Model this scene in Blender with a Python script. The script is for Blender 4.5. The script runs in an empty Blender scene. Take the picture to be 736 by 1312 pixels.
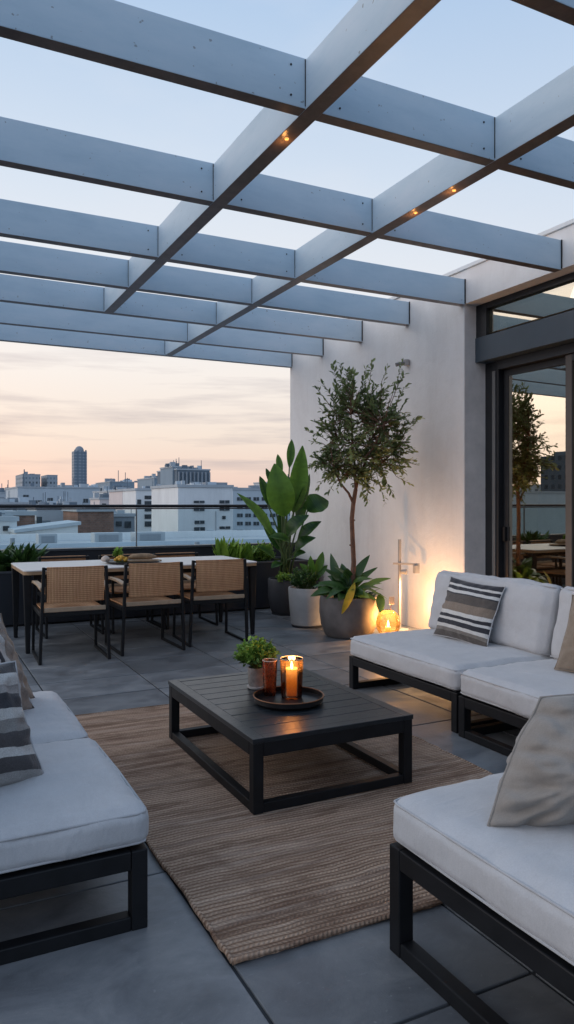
import bpy, bmesh, math, random
from mathutils import Vector, Matrix, noise

random.seed(11)
R = math.radians
sc = bpy.context.scene
COL = sc.collection

# ---------------------------------------------------------------- camera geometry
F, HZ, H = 948.0, 645.0, 1.35
YAW = math.atan(478 / 948)
SY, CY = math.sin(YAW), math.cos(YAW)
def G(px, py, z=0.0):
    d = F * (H - z) / (py - HZ); l = (px - 368) / F * d
    return Vector((d * SY + l * CY, d * CY - l * SY, z))
def YP(px, py, Y):
    r = (px - 368) / F; d = Y / (CY - r * SY); l = r * d
    return Vector((d * SY + l * CY, Y, H - (py - HZ) * d / F))
def D(px, py, d):
    l = (px - 368) / F * d
    return Vector((d * SY + l * CY, d * CY - l * SY, H - (py - HZ) * d / F))

cam_d = bpy.data.cameras.new('camera'); cam = bpy.data.objects.new('camera', cam_d); COL.objects.link(cam)
cam.location = (0, 0, H); cam.rotation_euler = (R(90), 0, -YAW)
cam_d.sensor_fit = 'VERTICAL'; cam_d.sensor_height = 36; cam_d.sensor_width = 36 * 736 / 1312
cam_d.lens = F / 1312 * 36; cam_d.shift_y = -(656 - HZ) / 1312
cam_d.clip_start = 0.05; cam_d.clip_end = 6000
sc.camera = cam

# ---------------------------------------------------------------- materials
class N:
    def __init__(s, name):
        s.m = bpy.data.materials.new(name); s.m.use_nodes = True
        s.t = s.m.node_tree; s.t.nodes.clear()
        s.out = s.t.nodes.new('ShaderNodeOutputMaterial')
    def n(s, typ, **kw):
        nd = s.t.nodes.new('ShaderNode' + typ)
        for k, v in kw.items():
            if k in nd.inputs.keys() if hasattr(nd.inputs, 'keys') else False: nd.inputs[k].default_value = v
            else: setattr(nd, k, v)
        return nd
    def l(s, a, b): s.t.links.new(a, b)
    def coord(s, kind='Object', scale=(1, 1, 1), rot=(0, 0, 0)):
        tc = s.n('TexCoord'); mp = s.n('Mapping')
        mp.inputs['Scale'].default_value = scale; mp.inputs['Rotation'].default_value = rot
        s.l(tc.outputs[kind], mp.inputs['Vector']); return mp.outputs['Vector']
    def noise(s, vec, scale, detail=4, rough=.55, dist=0):
        n = s.n('TexNoise'); n.inputs['Scale'].default_value = scale; n.inputs['Detail'].default_value = detail
        n.inputs['Roughness'].default_value = rough; n.inputs['Distortion'].default_value = dist
        s.l(vec, n.inputs['Vector']); return n.outputs['Fac']
    def ramp(s, fac, stops, interp='LINEAR'):
        r = s.n('ValToRGB'); e = r.color_ramp; e.interpolation = interp
        while len(e.elements) < len(stops): e.elements.new(0.5)
        for el, (p, c) in zip(e.elements, stops):
            el.position = p; el.color = (c if len(c) == 4 else (*c, 1)) if not isinstance(c, (int, float)) else (c, c, c, 1)
        s.l(fac, r.inputs['Fac']); return r.outputs['Color']
    def mix(s, fac, a, b, mode='MIX'):
        m = s.n('Mix'); m.data_type = 'RGBA'; m.blend_type = mode
        for v, i in ((fac, 0), (a, 6), (b, 7)):
            if hasattr(v, 'is_linked'): s.l(v, m.inputs[i])
            else: m.inputs[i].default_value = v if i == 0 else (*v[:3], 1)
        return m.outputs[2]
    def math(s, op, a, b=None, c=None):
        m = s.n('Math'); m.operation = op
        for v, i in ((a, 0), (b, 1), (c, 2)):
            if v is None: continue
            if hasattr(v, 'is_linked'): s.l(v, m.inputs[i])
            else: m.inputs[i].default_value = v
        return m.outputs[0]
    def bump(s, h, strength=.3, dist=.01, prev=None):
        b = s.n('Bump'); b.inputs['Strength'].default_value = strength; b.inputs['Distance'].default_value = dist
        s.l(h, b.inputs['Height'])
        if prev is not None: s.l(prev, b.inputs['Normal'])
        return b.outputs['Normal']
    def bsdf(s, color, rough=.6, metal=0, spec=.5, normal=None, **kw):
        p = s.n('BsdfPrincipled')
        for v, k in ((color, 'Base Color'), (rough, 'Roughness'), (metal, 'Metallic'), (spec, 'Specular IOR Level')):
            if hasattr(v, 'is_linked'): s.l(v, p.inputs[k])
            else: p.inputs[k].default_value = (*v[:3], 1) if k == 'Base Color' else v
        for k, v in kw.items():
            k = k.replace('_', ' ')
            if hasattr(v, 'is_linked'): s.l(v, p.inputs[k])
            else: p.inputs[k].default_value = v
        if normal is not None: s.l(normal, p.inputs['Normal'])
        s.l(p.outputs[0], s.out.inputs[0]); return p

def simple(name, c, rough=.6, metal=0, spec=.5, var=.15, vscale=6, bump=.1, bscale=60, bdist=.003):
    a = N(name); v = a.coord()
    f = a.noise(v, vscale, 5, .6)
    dark = tuple(x * (1 - var) for x in c); lite = tuple(min(1, x * (1 + var)) for x in c)
    col = a.ramp(f, [(.3, dark), (.7, lite)])
    rr = a.math('MULTIPLY_ADD', f, .25, rough - .12)
    nb = a.bump(a.noise(v, bscale, 3), bump, bdist)
    a.bsdf(col, rr, metal, spec, nb); return a.m

M = {}
M['plaster'] = None
def plaster():
    a = N('white_plaster'); v = a.coord()
    big = a.noise(a.coord(scale=(1, 1, .35)), 1.3, 6, .62, .4)
    col = a.ramp(big, [(.28, (.68, .66, .65)), (.5, (.77, .755, .745)), (.72, (.82, .81, .80))])
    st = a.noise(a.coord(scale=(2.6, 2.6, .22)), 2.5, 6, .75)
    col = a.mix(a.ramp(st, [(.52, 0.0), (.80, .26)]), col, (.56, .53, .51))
    med = a.noise(v, 5.5, 6, .7, .8)
    col = a.mix(.30, col, a.ramp(med, [(.3, .34), (.7, .64)]), 'OVERLAY')
    nb = a.bump(a.noise(v, 6, 7, .7, .6), .42, .014)
    nb = a.bump(a.noise(v, 80, 4, .6), .22, .004, nb)
    a.bsdf(col, .85, 0, .25, nb); return a.m
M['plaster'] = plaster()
def painted():
    a = N('painted_beam'); v = a.coord()
    f = a.noise(a.coord(scale=(.6, .6, 2)), 3, 6, .65)
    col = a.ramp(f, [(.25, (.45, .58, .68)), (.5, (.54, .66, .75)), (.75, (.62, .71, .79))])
    sp = a.noise(v, 38, 2, .4)
    col = a.mix(a.ramp(sp, [(.735, 0.0), (.76, .6)]), col, (.16, .14, .13))
    nb = a.bump(a.noise(v, 24, 4), .12, .004)
    # faces that point down are painted brown for light bounced off the floor
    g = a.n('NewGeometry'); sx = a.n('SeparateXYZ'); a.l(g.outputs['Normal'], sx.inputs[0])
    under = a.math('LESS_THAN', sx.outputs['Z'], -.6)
    bounce_brown = a.ramp(a.noise(a.coord(scale=(2, 2, 2)), 5, 6, .7), [(.3, (.11, .085, .075)), (.7, (.19, .15, .13))])
    col = a.mix(under, col, bounce_brown)
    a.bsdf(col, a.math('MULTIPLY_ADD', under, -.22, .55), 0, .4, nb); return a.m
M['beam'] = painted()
M['dark_joint'] = simple('dark_joint', (.02, .02, .024), .7)

def slab():
    a = N('slate_slab'); v = a.coord()
    at = a.n('Attribute'); at.attribute_name = 'tint'
    f = a.noise(a.coord(scale=(1, 1.6, 1)), 2.6, 8, .68, .6)
    col = a.ramp(f, [(.30, (.10, .107, .117)), (.5, (.165, .173, .184)), (.70, (.245, .249, .252))])
    k = a.math('MULTIPLY_ADD', at.outputs['Fac'], .46, .76)
    cc = a.n('CombineColor'); [a.l(k, cc.inputs[i]) for i in range(3)]
    col = a.mix(1.0, col, cc.outputs[0], 'MULTIPLY')
    sc_ = a.noise(a.coord(scale=(1, 5, 1), rot=(0, 0, .6)), 9, 6, .75, 1.5)
    col = a.mix(a.ramp(sc_, [(.62, 0.0), (.72, .35)]), col, (.29, .30, .32))
    stn = a.noise(v, 3.7, 3, .5, .3)
    col = a.mix(a.ramp(stn, [(.56, 0.0), (.70, .55)]), col, (.075, .075, .08))
    blo = a.noise(a.coord(scale=(1, 1, 1)), 1.1, 4, .6, 1.0)
    col = a.mix(.6, col, a.ramp(blo, [(.3, .33), (.7, .66)]), 'OVERLAY')
    spk = a.noise(v, 46, 3, .6)
    col = a.mix(a.ramp(spk, [(.66, 0.0), (.74, .4)]), col, (.30, .30, .30))
    rr = a.ramp(f, [(.3, .30), (.7, .60)])
    nb = a.bump(a.noise(v, 5, 8, .7, .5), .28, .012)
    nb = a.bump(a.noise(v, 60, 5, .7), .22, .004, nb)
    a.bsdf(col, rr, 0, .45, nb); return a.m
M['slab'] = slab()
M['grout'] = simple('grout', (.03, .032, .036), .9)

def fabric(name, c, var=.06, weave=.25):
    a = N(name); v = a.coord()
    f = a.noise(v, 9, 6, .7)
    col = a.ramp(f, [(.3, tuple(x * (1 - var) for x in c)), (.7, tuple(min(1, x * (1 + var)) for x in c))])
    mic = a.noise(v, 260, 2, .6)
    col = a.mix(.10, col, a.ramp(mic, [(.3, .25), (.7, .8)]), 'OVERLAY')
    nb = a.bump(a.noise(a.coord(scale=(1, 1.4, 1)), 6, 3, .5, .5), .24, .03)
    nb = a.bump(a.noise(a.coord(scale=(1, 3.2, 1), rot=(0, 0, .5)), 9, 4, .55, .6), .28, .014, nb)
    nb = a.bump(mic, weave, .002, nb)
    a.bsdf(col, .92, 0, .15, nb, Sheen_Weight=.25, Sheen_Roughness=.5); return a.m
M['cushion'] = fabric('pale_outdoor_fabric', (.50, .50, .51))
M['piping'] = fabric('pale_piping', (.44, .44, .45))
M['greige'] = fabric('greige_linen', (.27, .245, .22), .10)
M['taupe'] = fabric('taupe_linen', (.26, .205, .155), .12)

def stripes(name, stops, axis=1):
    a = N(name)
    tc = a.n('TexCoord'); sp = a.n('SeparateXYZ'); a.l(tc.outputs['UV'], sp.inputs[0])
    v = a.coord()
    wob = a.math('MULTIPLY_ADD', a.noise(v, 6, 3), .05, -.025)
    t = a.math('ADD', sp.outputs[axis], wob)
    col = a.ramp(t, stops, 'CONSTANT')
    mic = a.noise(v, 240, 2, .6)
    col = a.mix(.3, col, a.ramp(mic, [(.3, .2), (.7, .9)]), 'OVERLAY')
    nb = a.bump(a.noise(v, 9, 4, .55, 1.5), .35, .03)
    nb = a.bump(mic, .4, .002, nb)
    a.bsdf(col, .93, 0, .12, nb, Sheen_Weight=.2); return a.m
W_, K_, T_, G_, B_ = (.62, .60, .57), (.045, .045, .052), (.24, .19, .15), (.11, .095, .085), (.075, .07, .072)
M['stripe_wide'] = stripes('striped_weave', [(0, G_), (.10, (.2, .18, .16)), (.16, W_), (.215, K_), (.30, W_), (.345, K_), (.40, W_),
    (.465, T_), (.60, G_), (.735, K_), (.755, W_), (.805, K_), (.865, W_), (.905, K_)])
M['stripe_grey'] = stripes('grey_striped_weave', [(0, (.30, .29, .28)), (.10, B_), (.22, (.5, .49, .47)), (.30, B_), (.42, (.22, .21, .2)), (.52, (.48, .47, .45)),
    (.60, K_), (.72, (.28, .26, .25)), (.80, (.5, .48, .46)), (.90, B_)])
M['stripe_tall'] = stripes('upright_striped_weave', [(0, (.28, .24, .2)), (.16, (.46, .43, .40)), (.26, T_), (.40, (.47, .45, .42)), (.48, K_), (.55, (.46, .43, .4)),
    (.64, K_), (.70, (.46, .44, .42)), (.82, (.24, .2, .17))], 0)

def black_metal(name='charcoal_metal', c=(.006, .0065, .008), rough=.5):
    a = N(name); v = a.coord()
    f = a.noise(v, 12, 5, .6)
    col = a.ramp(f, [(.3, tuple(x * .75 for x in c)), (.7, tuple(x * 1.5 for x in c))])
    nb = a.bump(a.noise(v, 180, 3), .12, .001)
    a.bsdf(col, a.math('MULTIPLY_ADD', f, .25, rough - .1), 0, .32, nb); return a.m
M['black'] = black_metal()
def stained_wood():
    a = N('black_stained_wood'); 
    g = a.noise(a.coord(scale=(3, 30, 30)), 4, 6, .65, .4)
    col = a.ramp(g, [(.3, (.006, .009, .012)), (.7, (.018, .024, .030))])
    nb = a.bump(g, .25, .003)
    a.bsdf(col, a.ramp(g, [(.3, .26), (.7, .42)]), 0, .55, nb); return a.m
M['blackwood'] = stained_wood()
M['planter'] = simple('navy_planter', (.010, .013, .020), .6, var=.25, vscale=4, bump=.15)
M['coping'] = simple('planter_rim', (.05, .055, .065), .5)
M['soil'] = simple('potting_soil', (.03, .022, .016), .95, bump=.8, bscale=40, bdist=.03)
M['pot_dark'] = simple('dark_ceramic', (.035, .036, .042), .6, var=.3, vscale=5, bump=.25, bscale=25)
M['pot_white'] = simple('white_ceramic', (.42, .40, .385), .7, var=.15, vscale=5, bump=.25, bscale=25)
M['pot_grey'] = simple('grey_stone', (.14, .125, .12), .75, var=.38, vscale=4, bump=.3, bscale=18, bdist=.006)
M['pot_small'] = simple('mottled_ceramic', (.22, .20, .19), .6, var=.55, vscale=14, bump=.2)
M['tabletop'] = simple('pale_table_board', (.68, .64, .60), .5, var=.08)
M['ply'] = simple('ply_edge', (.36, .23, .13), .6, var=.2)
M['armwood'] = simple('pale_arm_wood', (.42, .30, .20), .55, var=.2, vscale=12)
M['brown_leg'] = simple('brown_wood', (.12, .06, .03), .6)
M['wax'] = None
def cane():
    a = N('woven_cane')
    w1 = a.n('TexWave'); w1.bands_direction = 'X'; w1.inputs['Scale'].default_value = 27; w1.inputs['Distortion'].default_value = .6
    w2 = a.n('TexWave'); w2.bands_direction = 'Z'; w2.inputs['Scale'].default_value = 19; w2.inputs['Distortion'].default_value = .6
    v = a.coord(); a.l(v, w1.inputs['Vector']); a.l(v, w2.inputs['Vector'])
    h = a.math('MULTIPLY', w1.outputs['Fac'], a.math('MULTIPLY_ADD', w2.outputs['Fac'], .75, .25))
    big = a.noise(a.coord(scale=(8, 8, 1.5)), 3, 4, .6)
    c = a.ramp(h, [(.05, (.27, .125, .055)), (.4, (.66, .35, .18)), (1, (.82, .52, .31))])
    c = a.mix(.4, c, a.ramp(big, [(.3, .3), (.7, .72)]), 'OVERLAY')
    a.bsdf(c, .7, 0, .3, a.bump(h, .7, .004)); return a.m
M['cane'] = cane()

def jute():
    a = N('jute_weave'); v = a.coord()
    sp = a.n('SeparateXYZ'); a.l(v, sp.inputs[0])
    warp = a.math('MULTIPLY_ADD', a.noise(a.coord(scale=(1.0, .5, 1)), 2, 4), .085, -.042)
    y = a.math('ADD', sp.outputs['Y'], warp)
    row = a.math('MULTIPLY', y, 1 / .021)
    fr = a.math('FRACT', row); fl = a.math('FLOOR', row)
    bulge = a.math('SINE', a.math('MULTIPLY', fr, math.pi))
    par = a.math('MULTIPLY_ADD', a.math('FLOORED_MODULO', fl, 2.0), 2.0, -1.0)
    diag = a.math('ADD', a.math('MULTIPLY', sp.outputs['X'], 380.0), a.math('MULTIPLY', a.math('MULTIPLY', fr, par), 5.0))
    tw = a.math('MULTIPLY_ADD', a.math('SINE', diag), .5, .5)
    h = a.math('MULTIPLY', bulge, a.math('MULTIPLY_ADD', tw, .40, .60))
    c = a.ramp(h, [(.0, (.19, .115, .075)), (.35, (.37, .245, .17)), (1, (.54, .385, .285))])
    # each row has a shade of its own
    rn = a.n('TexWhiteNoise'); rn.noise_dimensions = '1D'; a.l(fl, rn.inputs['W'])
    c = a.mix(.35, c, a.ramp(rn.outputs['Value'], [(0, .28), (1, .64)]), 'OVERLAY')
    band = a.noise(a.coord(scale=(.9, 8, 1)), 1.5, 7, .75, .9)
    c = a.mix(a.ramp(band, [(.48, 0.0), (.60, .70)]), c, (.14, .075, .05))
    pale = a.noise(a.coord(scale=(.5, 6, 1)), 2.3, 4, .6)
    c = a.mix(a.ramp(pale, [(.52, 0.0), (.70, .45)]), c, (.58, .45, .36))
    fib = a.noise(a.coord(scale=(6, 26, 1)), 9, 5, .75, .6)
    c = a.mix(.55, c, a.ramp(fib, [(.3, .26), (.7, .74)]), 'OVERLAY')
    sm = a.noise(v, 2.2, 5, .65, .8)
    c = a.mix(a.ramp(sm, [(.52, 0.0), (.68, .55)]), c, (.16, .095, .065))
    nb = a.bump(h, .7, .010)
    nb = a.bump(a.noise(v, 150, 3), .3, .003, nb)
    a.bsdf(c, .95, 0, .1, nb); return a.m
M['jute'] = jute()

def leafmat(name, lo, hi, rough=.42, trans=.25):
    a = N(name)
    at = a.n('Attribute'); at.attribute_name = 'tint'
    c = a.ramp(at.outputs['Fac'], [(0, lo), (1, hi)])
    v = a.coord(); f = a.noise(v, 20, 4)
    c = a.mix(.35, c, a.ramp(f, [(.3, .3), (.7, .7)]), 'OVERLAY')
    p = a.bsdf(c, rough, 0, .45, a.bump(a.noise(v, 60, 2), .1, .004))
    t = a.n('BsdfTranslucent'); a.l(c, t.inputs['Color'])
    m = a.n('MixShader'); m.inputs[0].default_value = trans
    a.l(p.outputs[0], m.inputs[1]); a.l(t.outputs[0], m.inputs[2]); a.l(m.outputs[0], a.out.inputs[0]); return a.m
M['olive_leaf'] = leafmat('olive_leaf', (.075, .115, .045), (.42, .48, .20), .38, .42)
M['banana_leaf'] = leafmat('broad_leaf', (.016, .055, .014), (.15, .31, .04), .30, .35)
M['dark_leaf'] = leafmat('dark_leaf', (.018, .05, .02), (.10, .19, .045), .35)
M['lettuce_leaf'] = leafmat('bright_leaf', (.08, .18, .02), (.30, .46, .06), .5)
M['herb_leaf'] = leafmat('herb_leaf', (.05, .11, .02), (.30, .48, .08), .5)
M['strap_leaf'] = leafmat('strap_leaf', (.016, .055, .02), (.11, .21, .05), .33)
M['yellow_leaf'] = leafmat('yellow_leaf', (.40, .29, .02), (.55, .42, .04), .5)
M['bark'] = simple('bark', (.17, .085, .055), .9, var=.4, vscale=18, bump=.7, bscale=45, bdist=.01)
M['stalk'] = simple('green_stalk', (.06, .10, .03), .6)

def glass(name, tint=(.93, .96, .97), gloss=.1, rough=.01, fres=True, refl=(1, 1, 1)):
    a = N(name)
    t = a.n('BsdfTransparent'); t.inputs[0].default_value = (*tint, 1)
    g = a.n('BsdfGlossy'); g.inputs['Roughness'].default_value = rough; g.inputs['Color'].default_value = (*refl, 1)
    if fres:
        fr = a.n('LayerWeight'); fr.inputs['Blend'].default_value = gloss
        fac = fr.outputs['Fresnel']
    m = a.n('MixShader')
    if fres: a.l(fac, m.inputs[0])
    else: m.inputs[0].default_value = gloss
    a.l(t.outputs[0], m.inputs[1]); a.l(g.outputs[0], m.inputs[2]); a.l(m.outputs[0], a.out.inputs[0]); return a.m
M['rail_glass'] = glass('balustrade_glass', (.90, .95, .95), .10)
M['door_glass'] = glass('mirrored_door_glass', (.55, .53, .50), .5, .004, False, (.92, .85, .70))
M['smoke_glass'] = glass('smoked_candle_glass', (.86, .74, .62), .22)
M['rose_glass'] = glass('rose_tumbler_glass', (.80, .56, .44), .25)
M['globe_glass'] = glass('amber_globe_glass', (.95, .82, .60), .2)
def glow_glass(name, tint, diff, k=.2, gloss=.2):
    a = N(name)
    t = a.n('BsdfTransparent'); t.inputs[0].default_value = (*tint, 1)
    tr_ = a.n('BsdfTranslucent'); tr_.inputs[0].default_value = (*diff, 1)
    g = a.n('BsdfGlossy'); g.inputs['Roughness'].default_value = .02
    fr = a.n('LayerWeight'); fr.inputs['Blend'].default_value = gloss
    v = a.coord(); f = a.ramp(a.noise(v, 30, 5, .7), [(.35, k * .5), (.7, k * 1.6)])
    m1 = a.n('MixShader'); a.l(f, m1.inputs[0]); a.l(t.outputs[0], m1.inputs[1]); a.l(tr_.outputs[0], m1.inputs[2])
    m2 = a.n('MixShader'); a.l(fr.outputs['Fresnel'], m2.inputs[0]); a.l(m1.outputs[0], m2.inputs[1]); a.l(g.outputs[0], m2.inputs[2])
    a.l(m2.outputs[0], a.out.inputs[0]); return a.m
M['smoke_glass'] = glow_glass('smoked_candle_glass', (.90, .76, .62), (.85, .55, .32), .11, .42)
M['rose_glass'] = glow_glass('rose_tumbler_glass', (.85, .60, .48), (.8, .42, .28), .3)
M['globe_glass'] = glow_glass('amber_globe_glass', (.97, .84, .60), (.95, .6, .25), .05, .32)
M['rim_glass'] = simple('thick_glass_rim', (.45, .36, .30), .12, 0, .8)
def emis(name, c, s, base=None):
    a = N(name); v = a.coord()
    f = a.noise(v, 30, 2)
    p = a.bsdf(base or c, .6); p.inputs['Emission Color'].default_value = (*c, 1)
    a.l(a.math('MULTIPLY_ADD', f, s * .4, s * .8), p.inputs['Emission Strength']); return a.m
M['flame'] = emis('flame', (1, .62, .25), 22)
def waxm():
    a = N('candle_wax'); tc = a.n('TexCoord'); sp = a.n('SeparateXYZ'); a.l(tc.outputs['Generated'], sp.inputs[0])
    c = a.ramp(sp.outputs['Z'], [(0, (.9, .18, .01)), (.6, (1, .30, .03)), (1, (1, .52, .12))])
    st = a.ramp(sp.outputs['Z'], [(0, .22), (.55, .6), (1, 1.25)])
    p = a.bsdf((.8, .5, .25), .5); a.l(c, p.inputs['Emission Color']); a.l(st, p.inputs['Emission Strength']); return a.m
M['wax'] = waxm()
M['warm_emit'] = emis('warm_glow', (1, .42, .10), 1.6)  # uplight lens, and discs standing in for reflections under the beams
M['lamp_white'] = simple('powder_coat_white', (.34, .33, .33), .5, var=.05)
M['frame_dark'] = simple('dark_window_frame', (.016, .017, .02), .45, var=.2)
M['frame_panel'] = simple('blue_grey_panel', (.055, .075, .095), .45, var=.12, vscale=2)
M['frame_brown'] = simple('bronze_stile', (.10, .085, .075), .5, var=.15)
M['frame_grey'] = simple('grey_track', (.17, .165, .16), .5, var=.1)
M['rail_metal'] = black_metal('rail_metal', (.018, .018, .022), .4)
M['interior'] = simple('interior_plaster', (.36, .27, .14), .8, var=.1)
M['interior_wood'] = simple('interior_wood', (.25, .15, .07), .6, var=.25)
M['tray'] = black_metal('tray_lacquer', (.016, .014, .014), .3)
M['copper'] = simple('copper_rim', (.28, .13, .07), .35, .8)
M['fruit'] = simple('yellow_flower', (.55, .30, .03), .6, var=.35, vscale=40)
M['bread'] = simple('olive_board', (.33, .21, .12), .7, var=.35, vscale=16)
M['petal'] = simple('pale_petal', (.55, .45, .38), .7)

# city: distance haze is put into the paler, bluer facade colours
def facade(name, c, var=.10):
    a = N(name); v = a.coord()
    f = a.noise(a.coord(scale=(.25, .25, .12)), .9, 6, .7)
    col = a.ramp(f, [(.3, tuple(x * (1 - var) for x in c)), (.7, tuple(min(1, x * (1 + var)) for x in c))])
    s = a.noise(a.coord(scale=(1.2, 1.2, .1)), 1.6, 5, .7)
    col = a.mix(a.ramp(s, [(.55, 0.0), (.8, .4)]), col, tuple(x * .62 for x in c))
    a.bsdf(col, .85, 0, .2, a.bump(a.noise(v, 3, 5), .2, .05)); return a.m
def gridfacade(name, c, win, sx=2.4, sz=3.2):
    a = N(name); tc = a.n('TexCoord'); sp = a.n('SeparateXYZ'); a.l(tc.outputs['Object'], sp.inputs[0])
    u = a.math('ADD', sp.outputs['X'], sp.outputs['Y'])
    fx = a.math('FRACT', a.math('MULTIPLY', u, 1 / sx)); fz = a.math('FRACT', a.math('MULTIPLY', sp.outputs['Z'], 1 / sz))
    mx = a.math('MULTIPLY', a.math('GREATER_THAN', fx, .28), a.math('LESS_THAN', fx, .78))
    mz = a.math('MULTIPLY', a.math('GREATER_THAN', fz, .32), a.math('LESS_THAN', fz, .80))
    g = a.n('NewGeometry'); sn = a.n('SeparateXYZ'); a.l(g.outputs['Normal'], sn.inputs[0])
    side = a.math('LESS_THAN', a.math('ABSOLUTE', sn.outputs['Z']), .5)
    m = a.math('MULTIPLY', a.math('MULTIPLY', mx, mz), side)
    wn = a.n('TexWhiteNoise'); wn.noise_dimensions = '2D'
    cv = a.n('CombineXYZ'); a.l(a.math('FLOOR', a.math('MULTIPLY', u, 1 / sx)), cv.inputs[0]); a.l(a.math('FLOOR', a.math('MULTIPLY', sp.outputs['Z'], 1 / sz)), cv.inputs[1])
    a.l(cv.outputs[0], wn.inputs['Vector'])
    wc = a.ramp(wn.outputs['Value'], [(0, tuple(x * .6 for x in win)), (1, tuple(x * 1.7 for x in win))])
    f = a.noise(a.coord(scale=(.2, .2, .1)), 1, 5, .7)
    base = a.ramp(f, [(.3, tuple(x * .88 for x in c)), (.7, tuple(x * 1.1 for x in c))])
    a.bsdf(a.mix(m, base, wc), .7, 0, .3); return a.m
M['c_white'] = facade('city_white', (.78, .80, .80))
M['c_pale'] = facade('city_pale_blue', (.52, .59, .64))
M['c_blue'] = facade('city_blue_grey', (.27, .34, .40))
M['c_slate'] = facade('city_slate', (.16, .20, .24))
M['c_pink'] = facade('city_pink_white', (.74, .66, .64))
M['c_roof'] = facade('city_roof', (.45, .49, .52))
M['c_grey'] = facade('city_grey', (.30, .33, .36))
M['c_win'] = simple('city_window', (.035, .05, .062), .3, var=.4, vscale=1)
M['c_tower'] = None
def tower():
    a = N('city_tower'); tc = a.n('TexCoord'); sp = a.n('SeparateXYZ'); a.l(tc.outputs['Object'], sp.inputs[0])
    u = a.math('ADD', sp.outputs['X'], sp.outputs['Y'])
    fx = a.math('FRACT', a.math('MULTIPLY', u, 1 / 4.4))
    fz = a.math('FRACT', a.math('MULTIPLY', sp.outputs['Z'], 1 / 3.5))
    s = a.ramp(fx, [(.0, (.21, .26, .31)), (.45, (.21, .26, .31)), (.5, (.31, .36, .41)), (.95, (.31, .36, .41))])
    col = a.mix(a.math('LESS_THAN', fz, .4), s, (.17, .22, .27))
    a.bsdf(col, .6, 0, .3); return a.m
M['c_tower'] = tower()
M['c_grid'] = gridfacade('city_windowed_grey', (.36, .41, .45), (.13, .165, .19))
M['c_grid2'] = gridfacade('city_windowed_pale', (.50, .54, .58), (.16, .20, .23), 3.1, 3.6)
M['c_grid3'] = gridfacade('city_windowed_dark', (.10, .13, .165), (.03, .045, .06), 2.8, 3.2)
def brick():
    a = N('city_brick'); b = a.n('TexBrick'); a.l(a.coord(rot=(R(90), 0, 0)), b.inputs['Vector'])
    b.inputs['Scale'].default_value = 1.4; b.inputs['Color1'].default_value = (.30, .17, .125, 1); b.inputs['Color2'].default_value = (.22, .13, .10, 1)
    b.inputs['Mortar'].default_value = (.24, .20, .18, 1)
    f = a.noise(a.coord(scale=(.3, .3, .3)), 1.5, 5, .7)
    c = a.mix(.5, b.outputs['Color'], a.ramp(f, [(.3, .25), (.7, .7)]), 'OVERLAY')
    a.bsdf(c, .9, 0, .2); return a.m
M['c_brick'] = brick()
M['c_ground'] = facade('city_ground_asphalt', (.12, .13, .14))

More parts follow.
